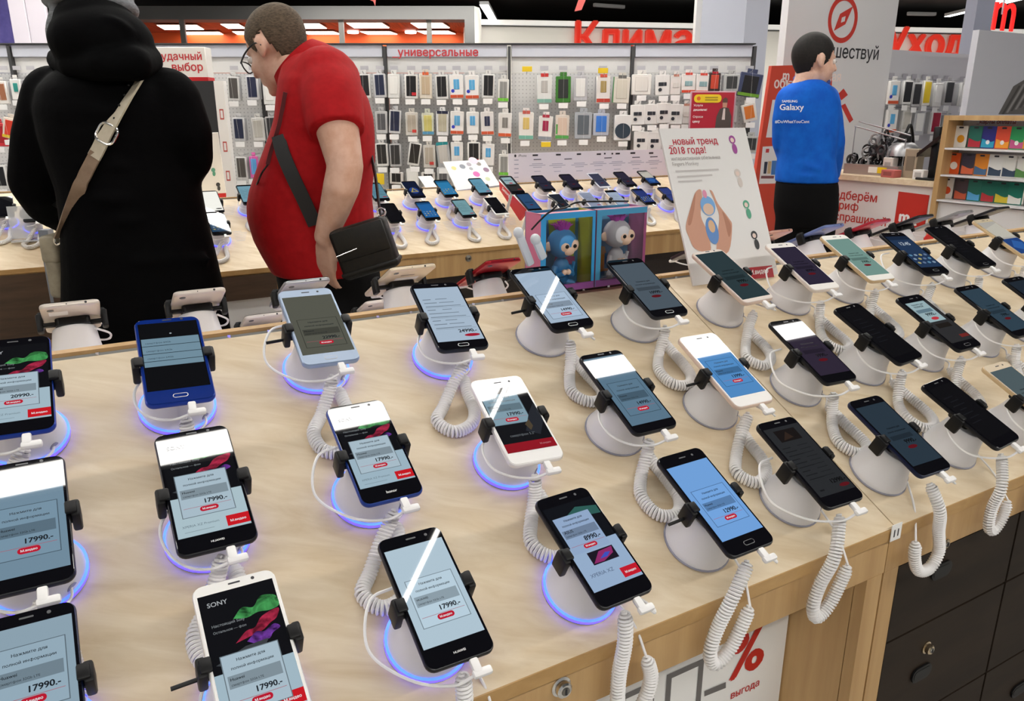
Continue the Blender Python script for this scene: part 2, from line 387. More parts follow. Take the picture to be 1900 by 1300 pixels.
# columns
M_COL = mat('c3c6d2', .5); M_COLW = mat('eeece8', .5)
def column(n, x, y, Y, se1, se2, m):
    P = atY(x, y, Y); P.z = 0
    struct(n, MB().add(slab(P, P+E1*se1, P+E1*se1+E2*se2, P+E2*se2, (0, 0, 3.6)), m))
column('column_1', 1381, 60, 6.9, .27, .52, M_COL)
P = atY(1291, 40, 7.6)
struct('column_2', MB().add(box(.16, .1, 3.6, (P.x+.08, 7.65, 1.8)), M_COLW))
P = atY(1829, 50, 8.0)
struct('column_3', MB().add(box(.17, .2, 3.6, (P.x-.03, 8.1, 1.8)), mat('8d90a0', .5)))

# hanging red signs at the top edge
for (x0, y0), (x1, y1), (x2, y2), n in (((672, -6), (697, -8), (696, 11), 'left'), ((1076, -8), (1090, -8), (1066, 21), 'right')):
    q = [atY(x0, y0, 6.0), atY(x1, y1, 6.0), atY(x2, y2, 6.0)]
    q = q + [q[2]+V((-.012, 0, .03))] if n == 'left' else [q[0], q[1], q[2]+V((.05, 0, .01)), q[2]]
    mb = MB().add(slab(q[0], q[1], q[2], q[3], (0, .01, 0)), mat('f0706a', .5)).add(tube([(q[0]+q[1])/2, V((q[0].x, 6.0, 3.62))], .004, 5), M_GREY)
    single('hanging_sign', mb, f'pinkish red hanging sign tip at the top edge of the picture, {n} one', 'sign', 'hanging red signs')

# ------------------------------------------------------------------ sloping double sided display tables
def table(label, u0, u1, pf, zf, depth, back=True, legz=0, apron=.058, posts=True, gap=True, open_front=True):
    pr = pf+depth; zr = zf+depth*TAN; th = .018; pe = pr+.02+depth
    root = thing('display_table', label, 'table', Matrix.Translation(tp((u0+u1)/2, pr, 0)), 'sloping phone display tables')
    B = lambda n, vf, m: obj(n, MB().add(vf, m), root, True)
    mb = MB().add(slab(tp(u0, pf, zf), tp(u1, pf, zf), tp(u1, pr-.006, zr-.003), tp(u0, pr-.006, zr-.003), -NRM*th), M_WOOD)
    e = MB().add(slab(tp(u0, pf-.0015, zf-.0005), tp(u1, pf-.0015, zf-.0005), tp(u1, pf, zf), tp(u0, pf, zf), -ZU*th), M_EDGE)
    top = obj('table_top', mb, root, True); obj('edge_band', e, top, True)
    B('ridge_trim', slab(tp(u0, pr+.001, zr+.004), tp(u1, pr+.001, zr+.004), tp(u1, pr+.019, zr+.004), tp(u0, pr+.019, zr+.004), (0, 0, -.05)), M_EDGE)
    g = MB().add(slab(tp(u0, pr-.0055, zr-.004), tp(u1, pr-.0055, zr-.004), tp(u1, pr+.0005, zr-.001), tp(u0, pr+.0005, zr-.001), (0, 0, -.02)), mat((.18, .18, .17), .4, .6))
    k = int((u1-u0)/.055)
    for i in range(k): g.add(box(.004, .004, .004, tp(u0+.03+i*.055, pr-.003, zr-.001)), M_CHROME)
    obj('metal_gap_strip', g, root, True)
    B('table_top', slab(tp(u0, pr+.02, zr-.004), tp(u1, pr+.02, zr-.004), tp(u1, pe, zf), tp(u0, pe, zf), -NRB*th), M_WOOD)
    zu = zf-th-.002
    B('apron', slab(tp(u0, pf+.006, zu-apron), tp(u1, pf+.006, zu-apron), tp(u1, pf+.006, zu), tp(u0, pf+.006, zu), E2*.018), M_WOODV)
    B('apron', slab(tp(u0, pe-.024, zu-apron), tp(u1, pe-.024, zu-apron), tp(u1, pe-.024, zu), tp(u0, pe-.024, zu), E2*.018), M_WOODV)
    for ua, ub in ((u0, u0+.034), (u1-.036, u1-.002)):
        pts = [(pf+.026, 0), (pe-.026, 0), (pe-.026, zf-.05), (pr+.01, zr-.06), (pf+.026, zf-.05)]
        v = [tp(ua, p, z) for p, z in pts]+[tp(ub, p, z) for p, z in pts]
        B('side_panel', (v, [(4, 3, 2, 1, 0), (5, 6, 7, 8, 9)]+[(i, (i+1) % 5, 5+(i+1) % 5, 5+i) for i in range(5)]), M_WOODV)
        B('front_post', slab(tp(ua, pf+.0065, 0), tp(ub, pf+.0065, 0), tp(ub, pf+.0065, zu-apron-.001), tp(ua, pf+.0065, zu-apron-.001), E2*.018), M_WOODV)
    return root, pr, zr, pe, zu-apron
PF, ZF, DEP = .581, .8543, .528
SEAM = .9685
T1, PR, ZR, PE, ZA = table('near left phone table of pale maple with glowing stands', -1.5, SEAM-.001, PF, ZF, DEP)
T2, *_ = table('near right phone table of pale maple over dark drawers', SEAM+.001, 3.0, PF, ZF, DEP)
def lock(root, P, n, m=M_CHROME, r=.0095):
    M_ = fr(P, E1, ZU, n)
    mb = MB().add(lathe([(r*1.3, 0), (r*1.3, .002), (r, .003), (r, .009), (r*.8, .0105)], 20), m, M_).add(lathe([(r*.55, .0105), (r*.5, .0115)], 14), mat((.25, .24, .22), .3, 1), M_).add(box(.002, r*.7, .001, (0, 0, .0118)), M_INK, M_)
    return obj('lock', mb, root, True)
lock(T1, atP(1040, 1272, PF+.006), -E2)
# white poster set back under the left table
Pp = atU(1460, 1190, SEAM-.037); pp = min(Pp.dot(E2), PR)
t = thing('discount_poster', 'white discount poster with red percent sign set under the near left table', 'poster', Matrix.Translation(tp(.2, pp, 0)))
obj('poster_board', MB().add(slab(tp(-.6, pp, .02), tp(SEAM-.04, pp, .02), tp(SEAM-.04, pp, .76), tp(-.6, pp, .76), E2*.006), M_WHITE2), t, True)
def on_p(mb, s, x0, y0, x1, y1, p, m, bold=0, off=.001):
    A = atP(x0, y0, p); Bq = atP(x1, y1, p); w = abs((Bq-A).dot(E1)); mb.add(tw(s, w, 'l', bold), m, fr(A-E2*off, E1, ZU, -E2), False)
lt = MB()
on_p(lt, '%', 1349, 1262, 1418, 1228, pp, mat('c02014', .5), .03)
on_p(lt, 'выгода', 1355, 1296, 1408, 1268, pp, mat('c02014', .5), .015)
mg = mat('6b6867', .5)
def bar_p(mb, q, p, m, off=.001):
    mb.add(quad(*[atP(x, y, p)-E2*off for x, y in q]), m, None, False)
A = atP(1232, 1318, pp); z0 = A.z; u0 = A.dot(E1); u1 = atP(1300, 1290, pp).dot(E1); z1 = atP(1232, 1253, pp).z
def fr_rect(mb, u0, u1, z0, z1, w, p, m):
    for a, b, c, d in ((u0, u0+w, z0, z1), (u1-w, u1, z0, z1), (u0+w, u1-w, z1-w, z1), (u0+w, u1-w, z0, z0+w)):
        mb.add(quad(tp(a, p, c), tp(b, p, c), tp(b, p, d), tp(a, p, d)), m, None, False)
fr_rect(lt, u0, u1, z0-.03, z1, .010, pp-.001, mg)
fr_rect(lt, u0-.085, u0-.022, z0-.03, z1, .010, pp-.001, mg)
bar_p(lt, ((1306, 1291), (1346, 1275), (1346, 1264), (1306, 1281)), pp, mg)
bar_p(lt, ((1232, 1240), (1290, 1216), (1290, 1208), (1232, 1232)), pp, mg)
obj('lettering', lt, t, True)
# drawers under the right table
M_DRW = noisy('dark_laminate', '231b14', '2f251c', scale=(1, 1, 6), rough=.6, nscale=3, spec=.2); M_RAIL = mat((.008, .008, .008), .6)
pd = PF+.008
ub = atP(1899, 923, pd).dot(E1); z1 = atP(1616, 1208, pd).z; z2 = atP(1829, 1248, pd).z
cab = thing('drawer_cabinet', 'dark brown drawer cabinet built in below the near right table', 'cabinet', Matrix.Translation(tp(1.7, pd+.2, 0)))
obj('carcass', MB().add(slab(tp(SEAM+.038, pd+.02, .02), tp(2.9, pd+.02, .02), tp(2.9, pd+.02, ZA-.002), tp(SEAM+.038, pd+.02, ZA-.002), E2*.4), M_RAIL), cab, True)
cw = ub-(SEAM+.036)
zs = [(z1+.002, ZA-.004), (z2+.002, z1-.002), (2*z2-z1+.002, z2-.002), (.04, 2*z2-z1-.002)]
for ci in range(4):
    ua = SEAM+.036+ci*cw+.003; uc = SEAM+.036+(ci+1)*cw-.003
    for ri, (za, zb) in enumerate(zs):
        d = obj('drawer', MB().add(slab(tp(ua, pd, za), tp(uc, pd, za), tp(uc, pd, zb), tp(ua, pd, zb), E2*.018), M_DRW), cab, True)
        if ci < 2 and ri < 3:
            h = (1744, 1056, 1746, 1004) if ri == 0 else (1707, 1246, 1718, 1200)
            hp = atP(h[0], h[1], pd); lp = atP(h[2], h[3], pd)
            if ci or ri > 1: hp = tp((ua+uc)/2-.03, pd, zb-.09); lp = tp((ua+uc)/2, pd, zb-.05)
            M_ = fr(hp-E2*.001, E1, ZU, -E2)
            obj('handle', MB().add(rprism(.052, .027, 0, .003, .0134), M_BLACK, M_).add(rprism(.044, .017, .0031, .0036, .0084), M_RAIL, M_), d, True)
            lock(d, lp, -E2, mat((.62, .50, .34), .22, 1), .0085)
# number tag
Pn = atP(1662, 986, PF-.003)
nt = thing('number_tag', 'small white number tag stuck on the apron of the right table', 'tag', fr(Pn-E2*.0006, E1, ZU, -E2))
obj('tag_card', MB().add(box(.023, .026, .0008), M_WHITE2), nt)
obj('lettering', MB().add(sh(tw('11', .011, 'c', .03), 0, -.007, .0006), M_INK, None, False), nt)

# ------------------------------------------------------------------ far tables
PF2 = 3.111; ZF2 = -.740+.5067*PF2
T3, PR2, ZR2, PE2, _ = table('far phone table in front of the accessory wall', atP(94, 525, PF2).dot(E1), 3.12, PF2, ZF2, .455, apron=.10)
ud, za2 = atP(512, 500, PF2).dot(E1), ZF2-.122
u00 = atP(94, 525, PF2).dot(E1)
obj('front_board', MB().add(slab(tp(u00, PF2+.003, za2+.002), tp(ud, PF2+.003, za2+.002), tp(ud, PF2+.003, ZF2-.024), tp(u00, PF2+.003, ZF2-.024), E2*.0025), noisy('dark_oak', '4a3a2e', '5c4838', scale=(1, 1, 8), rough=.5, nscale=4)), T3, True)
obj('lower_panel', MB().add(slab(tp(u00+.04, PF2+.03, .03), tp(ud+.1, PF2+.03, .03), tp(ud+.1, PF2+.03, za2), tp(u00+.04, PF2+.03, za2), E2*.012), M_WHITE2), T3, True)
obj('lower_panel', MB().add(slab(tp(ud+.104, PF2+.03, .03), tp(3.07, PF2+.03, .03), tp(3.07, PF2+.03, za2), tp(ud+.104, PF2+.03, za2), E2*.012), noisy('dark_front', '221d1a', '2e2723', scale=(1, 1, 6), rough=.5, nscale=3)), T3, True)
lock(T3, atP(869, 479, PF2+.006), -E2, mat((.3, .28, .25), .3, 1), .012)
Pq = atZ(40, 498, ZF2); pf3 = Pq.dot(E2)
u41 = atZ(83, 493, ZF2).dot(E1)
T4, PR3, ZR3, PE3, _ = table('far left phone table behind the person in the black coat', -2.6, atZ(83, 493, ZF2).dot(E1), pf3, ZF2, .5)
obj('front_board', MB().add(slab(tp(-2.59, pf3+.003, ZF2-.30), tp(u41-.002, pf3+.003, ZF2-.30), tp(u41-.002, pf3+.003, ZF2-.024), tp(-2.59, pf3+.003, ZF2-.024), E2*.0025), noisy('dark_oak_board', '4a3a2e', '5c4838', scale=(1, 1, 8), rough=.5, nscale=4)), T4, True)
obj('lower_panel', MB().add(slab(tp(-2.55, pf3+.03, .03), tp(u41-.04, pf3+.03, .03), tp(u41-.04, pf3+.03, ZF2-.12), tp(-2.55, pf3+.03, ZF2-.12), E2*.012), noisy('dark_board', '2a211b', '352a22', scale=(1, 1, 6), rough=.5, nscale=3)), T4, True)
# ------------------------------------------------------------------ phones and their stands
D_PH = .68920216
def phone_point(u, v): return CAM + E1*u + SUP*v - NRM*D_PH
def lp(c, f): return tuple(min(1, x*f) for x in lin(c))
INKD = mat((.012, .016, .022), .06); REDL = glow('c01830', .9); WHL = glow('e8eef2', .9)
class Screen:
    """draws on a display: x 0..1 from the left, y 0..1 from the top"""
    def __init__(s, w, l, yt, z): s.w, s.l, s.yt, s.z = w, l, yt, z; s.mb = MB(); s.tx = MB(); s.k = 0
    def P(s, x, y): return ((x-.5)*s.w, s.yt-y*s.l)
    def r(s, x0, y0, x1, y1, c, g=1.0):
        s.k += 1; a = s.P(x0, y1); b = s.P(x1, y0)
        s.mb.add(rect(a[0], a[1], b[0], b[1], s.z+.00005*s.k), c if not isinstance(c, (str, tuple)) else glow(c, g), None, False)
    def poly(s, pts, c, g=1.0):
        s.k += 1; s.mb.add(flat([s.P(x, y) for x, y in pts][::-1], s.z+.00005*s.k), glow(c, g), None, False)
    def oval(s, x, y, rx, ry, c, g=1.0, n=18):
        s.k += 1; cx, cy = s.P(x, y); s.mb.add(flat(ngon(cx, cy, rx*s.w, ry*s.l, n), s.z+.00005*s.k), glow(c, g) if isinstance(c, (str, tuple)) else c, None, False)
    def t(s, t, x, y, w, m=None, al='c', bold=.012):
        cx, cy = s.P(x, y); s.tx.add(sh(tw(t, w*s.w, al, bold), cx, cy, s.z+.00005*(s.k+2)), m or INKD, None, False)
def smoke(name, c, sc, seed):
    if name in MATS: return MATS[name]
    m = glow('000000').copy(); nt = m.node_tree; b = nt.nodes['Principled BSDF']; tc = nt.nodes.new('ShaderNodeTexCoord'); nz = nt.nodes.new('ShaderNodeTexNoise'); cr = nt.nodes.new('ShaderNodeValToRGB')
    mp = nt.nodes.new('ShaderNodeMapping'); mp.inputs['Location'].default_value = (seed, seed*.7, 0); nz.inputs['Scale'].default_value = sc; nz.inputs['Detail'].default_value = 5; nz.inputs['Distortion'].default_value = 1.5
    cr.color_ramp.elements[0].position = .32; cr.color_ramp.elements[1].position = .72; cr.color_ramp.elements[0].color = (*lp(c, .06), 1); cr.color_ramp.elements[1].color = (*lin(c), 1)
    L = nt.links.new; L(tc.outputs['Object'], mp.inputs[0]); L(mp.outputs[0], nz.inputs[0]); L(nz.outputs[0], cr.inputs[0]); L(cr.outputs[0], b.inputs['Emission Color']); b.inputs['Emission Strength'].default_value = 1; m.name = name; MATS[name] = m; return m
def wave(S, pts, m):
    Q = [p for p in spline([V((x, y, 0)) for x, y in pts+[pts[0]]], 5)][:-1]; S.k += 1
    S.mb.add(flat([S.P(p.x, p.y) for p in Q][::-1], S.z+.00005*S.k), m, None, False)
def popup(S, x0, y0, x1, y1, bg, price, brand='Huawei', frame=True, ink=None, old=False):
    W, H = x1-x0, y1-y0; X = lambda a: x0+a*W; Y = lambda a: y0+a*H
    if frame:
        S.r(x0-.012, y0-.006, x1+.012, y1+.006, lp(bg, .35)); 
    S.r(x0, y0, x1, y1, bg)
    S.r(X(.04), Y(.36), X(.96), Y(.58), lp(bg, .55))
    S.t('Нажмите для', X(.5), Y(.14), W*.50, ink); S.t('полной информации', X(.5), Y(.27), W*.74, ink)
    S.t(brand, X(.08), Y(.45), W*.24, ink, 'l'); S.t('смартфон 32Gb LTE', X(.08), Y(.54), W*.55, ink, 'l', .0)
    S.t(price+'.-', X(.90), Y(.745), W*.44, ink, 'r', .03)
    S.r(X(.04), Y(.80), X(.96), Y(.808), 'b8606c', .8)
    S.k += 1; cx, cy = S.P(X(.52), Y(.875))
    S.mb.add(sh(flat(rrect(W*.36*S.w, H*.115*S.l, H*.055*S.l, 4)), cx, cy, S.z+.00005*S.k), REDL, None, False)
    S.t('М.видео', X(.52), Y(.895), W*.26, WHL, 'c', .02)
def advert(S, light, y1=.62):
    S.r(0, 0, 1, y1, '0b0c0f')
    g, r_, p_ = smoke('green_smoke', '4fb060', 60, 1.3), smoke('red_petals', 'd03458', 55, 4.1), smoke('violet_petals', '8a48c0', 60, 7.7)
    wave(S, [(.38, .24), (.52, .17), (.66, .19), (.78, .12), (.93, .13), (.99, .16), (.99, .23), (.86, .25), (.7, .24), (.55, .26)], g)
    wave(S, [(.34, .43), (.50, .36), (.62, .35), (.74, .28), (.97, .25), (.92, .32), (.82, .35), (.70, .39), (.52, .41)], r_)
    wave(S, [(.48, .44), (.62, .385), (.72, .40), (.86, .365), (.93, .40), (.82, .43), (.76, .465), (.60, .475)], p_)
    S.poly([(.05, .55), (.45, .47), (.75, .46), (.7, .5), (.2, .58)], '3a3e42')
    S.t('SONY', .1, .105, .26, glow('c8ccd0', .7), 'l', .01); S.t('Настоящий Sony', .1, .27, .42, glow('9aa0a4', .6), 'l'); S.t('Остальное — фон', .1, .32, .42, glow('9aa0a4', .6), 'l')
    S.r(0, y1, 1, 1, light); S.r(.68, .88, 1, .98, 'c41620'); S.t('М.видео', .84, .945, .22, WHL, 'c', .02)
    S.t('XPERIA XZ Premium', .08, .915, .5, glow('70808a', .8), 'l', 0); S.r(.1, .955, .5, .96, lp(light, .6))
def draw(S, kind, o):
    bg = o.get('bg', '8fa8b6'); pr = o.get('price', '17990')
    if kind == 'popup':
        S.r(0, 0, 1, 1, bg); y0 = o.get('y0', .38); popup(S, .13, y0, .9, y0+.47, lp(bg, o.get('cl', 1.12)), pr, o.get('brand') or 'Huawei')
    elif kind == 'advert':
        advert(S, o.get('light', '9fb6c2')); y0 = o.get('y0', .40); popup(S, .12, y0, .84, y0+.42, lp('a6bac6', o.get('cl', 1)), pr)
    elif kind == 'wall':      # popup card over a photo in the upper half, dark product page below
        S.r(0, 0, 1, 1, '101114'); popup(S, .02, .10, .76, .58, '7f9aa8', pr); S.poly([(.55, .72), (.8, .45), (1, .30), (1, .6), (.8, .8)], '23262c'); S.poly([(.6, .62), (.72, .55), (.74, .66), (.66, .72)], '4a4030')
        S.t('смартфон 5.2"', .2, .78, .5, glow('8a9096', .6), 'l', 0); S.r(0, .87, 1, 1, '8c1420'); S.t('М.видео', .8, .945, .22, glow('d08088', .7), 'c')
    elif kind == 'mix':       # popup above a page with a picture and a red badge
        S.r(0, 0, 1, .5, '0c0f14'); S.poly([(.3, .16), (.6, .07), (1, .12), (1, .22), (.7, .2)], '2c5a54'); S.r(0, .5, 1, 1, '93abc8'); popup(S, .06, .14, .80, .58, '8fa6c6', pr, 'ASUS', False)
        S.r(.28, .60, .80, .745, '1a1420'); S.poly([(.3, .73), (.5, .62), (.78, .61), (.74, .68), (.5, .735)], '8c2a66'); S.poly([(.45, .7), (.6, .65), (.7, .66), (.6, .7)], '3c50b8')
        S.r(.66, .86, 1, .97, 'c0182a'); S.t('М.видео', .83, .93, .22, WHL, 'c', .02); S.t('XPERIA XZ', .1, .86, .46, glow('5c6c88', .8), 'l', 0)
    elif kind == 'list':
        S.r(0, 0, 1, 1, bg); d = lp(bg, o.get('dk', .45))
        for i in range(o.get('n', 9)):
            y = .22+i*.068; S.r(.08, y, .08+.18+.1*(i % 3), y+.014, d); S.r(.36+.05*(i % 2), y, .62+.12*((i*7) % 3), y+.012, d)
            if i % 3 == 2: S.r(.06, y+.03, .94, y+.034, d)
        S.t(pr+'.-', .92, .87, .4, mat((.01, .012, .015), .06), 'r', .03); S.oval(.78, .925, .17, .026, lp('b01c34', o.get('red', .8)))
    elif kind == 'bands':
        S.r(0, 0, 1, 1, '07080a'); S.r(.02, .24, .98, .66, '6f8b9b')
        for y in (.35, .47, .58): S.r(.02, y, .98, y+.008, '1c2830'); S.t('смартфон 64Gb', .08, y-.03, .42, mat((.03, .05, .07), .06), 'l', 0)
        S.oval(.52, .18, .02, .01, '9aa4aa')
    elif kind == 'dark':
        S.r(0, 0, 1, 1, bg); d = lp(bg, 1.9)
        S.t('Нажмите для', .5, .42, .42, mat((.005, .005, .006), .06)); S.t('полной информации', .5, .48, .6, mat((.005, .005, .006), .06)); S.r(.14, .53, .84, .60, lp(bg, .6)); S.t(pr+'.-', .8, .68, .38, mat((.005, .005, .006), .06), 'r', .03); S.oval(.52, .74, .15, .028, lp('7a1824', o.get('red', .5)))
    elif kind == 'off':
        S.r(0, 0, 1, 1, '08080a'); 
        for i in range(7): S.r(.12+.1*(i % 2), .2+.08*i, .5+.06*(i % 3), .215+.08*i, '15161a')
    elif kind == 'shot':      # dark page with a picture at the top
        S.r(0, 0, 1, 1, bg); S.r(.2, .05, .8, .22, '14100e'); S.poly([(.3, .2), (.5, .08), (.6, .18)], '2c2018')
        for i in range(9): S.r(.08, .30+i*.058, .3+.1*(i % 3), .311+i*.058, lp(bg, .45)); S.r(.5, .30+i*.058, .8, .308+i*.058, lp(bg, .55))
        S.t(pr+'.-', .93, .88, .4, mat((.004, .004, .005), .06), 'r', .03); S.oval(.8, .93, .14, .024, lp('701820', .6)); S.r(.1, .92, .22, .94, lp(bg, .4))
    elif kind == 'home':
        S.r(0, 0, 1, 1, bg); S.r(0, 0, 1, .12, lp(bg, .5))
        for i in range(4):
            for j in range(3): S.oval(.17+.22*i, .62+.12*j, .07, .032, [('5f8fb0'), ('8aa0b8'), ('b0a870'), ('6a7fa0')][(i+j) % 4], .8, 12)
        S.t('12:45', .5, .3, .45, glow('d8e4ee', .8), 'c', 0)
    elif kind == 'picture':
        S.r(0, 0, 1, 1, '0a1630'); S.oval(.5, .62, .34, .22, '1c3c86'); S.poly([(.5, .42), (.78, .72), (.2, .74)], 'a89a4a'); S.poly([(.5, .5), (.66, .7), (.36, .7)], '3a4c74')
    elif kind == 'card':
        S.r(0, 0, 1, 1, '2a2a2b'); S.r(.04, .0, .86, .50, '93abb0'); S.t('Нажмите для', .44, .08, .5); S.t('полной', .4, .14, .4); S.r(.1, .19, .78, .27, '5f7884'); S.t(pr+'.-', .74, .36, .44, None, 'r', .03); S.oval(.5, .43, .16, .036, 'b8323c'); S.r(.2, .56, .8, .66, '1c1814'); S.r(.62, .86, .98, .93, '6c2420')
    elif kind == 'sun':
        S.r(0, 0, 1, .55, 'a8a49c'); S.r(0, .55, 1, 1, '1f3f78'); S.poly([(0, .2), (1, .05), (1, .5), (0, .5)], 'b8b4a8'); S.poly([(.1, .8), (.5, .6), (.9, .7), (.6, .95)], '2c5a9c')
_pb = {}
def cached(key, fn):
    if key not in _pb: _pb[key] = fn()
    return _pb[key]
def phone(M, spec, label, group, w=.0745, l=.151, detail=2, name='smartphone', rot180=False):
    fm, bm_, kind, o = spec['frame'], spec['bezel'], spec['kind'], spec
    fm = fm if not isinstance(fm, str) else mat(fm, .3, spec.get('metal', .3)); bz = M_GLASS if bm_ == 'black' else mat(bm_, .08)
    t = thing(name, label, 'phone', M, group); T_ = .0078
    obj('body', cached(('body', round(w, 4), round(l, 4), fm), lambda: mesh('body', MB().add(rprism(w, l, 0, T_-.0005, .0098, .0024), fm))), t)
    obj('front_glass', cached(('glass', round(w, 4), round(l, 4), bz), lambda: mesh('front_glass', MB().add(rprism(w-.0026, l-.0026, T_-.0005, T_, .0088, .0003), bz, None, False))), t)
    tb, bb = spec.get('tb', .017), spec.get('bb', .017)
    S = Screen(w-.0075, l-tb-bb, l/2-tb, T_+.00004); draw(S, kind, o)
    sc = obj('screen', S.mb, t)
    if S.tx.v and detail > 0: obj('lettering', S.tx, sc)
    if detail > 1:
        dk = M_INK if bm_ != 'black' else mat((.10, .10, .11), .3)
        obj('earpiece', MB().add(rprism(.011, .0017, T_, T_+.0002, .0008), dk, Matrix.Translation((0, l/2-tb*.5, 0)), False), t)
        obj('camera_lens', MB().add(prism(ngon(0, 0, .0017, .0017, 12), T_, T_+.0002), dk, Matrix.Translation((.017, l/2-tb*.5, 0)), False), t)
        if spec.get('home'):
            hb = MB().add(rprism(.0165, .0062, T_, T_+.0003, .003), mat((.5, .5, .52), .3, .8), Matrix.Translation((0, -l/2+bb*.5, 0)), False).add(rprism(.0150, .0048, T_, T_+.00045, .0023), bz, Matrix.Translation((0, -l/2+bb*.5, 0)), False)
            obj('home_button', hb, t)
        elif spec.get('brand'):
            obj('brand_lettering', MB().add(sh(tw(spec['brand'], .0125, 'c', .02), 0, -l/2+bb*.42, T_+.0002), mat((.75, .75, .76), .4) if bm_ == 'black' else M_INK, None, False), t)
    return t
M_CONE = mat('e4e3e6', .42); M_RINGOFF = mat('9c9caa', .4); M_LED = mat((.2, .15, 1), .4, 0, 3.4, ecol=(.055, .032, 1.0)); M_LED2 = mat((.1, .4, 1), .4, 0, 2.4, ecol=(.05, .10, 1.0)); M_CORD = mat('efedec', .4)
def stand_base(led):
    t = {}
    t['base'] = MB().add(lathe([(.0440, .0), (.0450, .0012), (.0450, .0028)], 36), M_RINGOFF)
    if led:
        t['light_ring'] = MB().add(layers([[(.0452*cos(2*pi*i/36), .0452*sin(2*pi*i/36), z) for i in range(36)] for z in (.0029, .0075)], False), M_LED).add(layers([[(r*cos(2*pi*i/36), r*sin(2*pi*i/36), z) for i in range(36)] for r, z in ((.0452, .0075), (.0424, .0082))], False), M_LED2)
    t['cone'] = MB().add(lathe([(.0430, .0029), (.0432, .0055), (.0418, .010), (.0385, .018), (.0350, .028), (.0322, .040), (.0302, .052), (.0290, .0575), (.0280, .0585)], 36), M_CONE)
    t['holder'] = MB().add(rprism(.046, .036, .0586, .0698, .006, .0015), M_BLACK)
    return {k: mesh(k, v) for k, v in t.items()}
BASES = {}
def clamp(w, side, s=1):
    mb = MB(); x = side*(w/2+.0045)
    mb.add(bbox(.0085, .020, .027, .0025, 2, (x, 0, .0702-.0035)), M_BLACK)                       # side block, grips the edge
    mb.add(bbox(.0105, .0145, .0045, .0018, 2, (x-side*.0035, 0, .0702+.0105)), M_BLACK)          # lip over the glass
    mb.add(bbox(.030, .011, .006, .0015, 1, (side*(w/2-.012), 0, .0640)), M_BLACK)                 # arm under the phone
    mb.add(lathe([(.0018, 0), (.0018, .0012)], 10), M_CHROME, fr((x-side*.0046, .0, .060), (0, 1, 0), (0, 0, 1)))
    return mb
COILS = {'a': [(.004, -.071, .050), (-.004, -.083, .030), (-.018, -.103, .0105), (-.034, -.130, .0095), (-.028, -.160, .0095), (-.002, -.167, .0095), (.017, -.148, .0095), (.020, -.115, .0095), (.018, -.085, .010), (.017, -.060, .012)],
         'b': [(.006, -.071, .050), (-.014, -.090, .028), (-.034, -.115, .0100), (-.050, -.138, .0095), (-.034, -.160, .0095), (-.006, -.152, .0095), (.008, -.128, .0095), (.010, -.095, .0095), (.014, -.062, .012)],
         'c': [(.004, -.071, .048), (.002, -.088, .022), (-.010, -.112, .0095), (-.022, -.140, .0095), (-.010, -.162, .0095), (.012, -.166, .0095), (.026, -.150, .0095), (.022, -.110, .0095), (.016, -.066, .012)]}
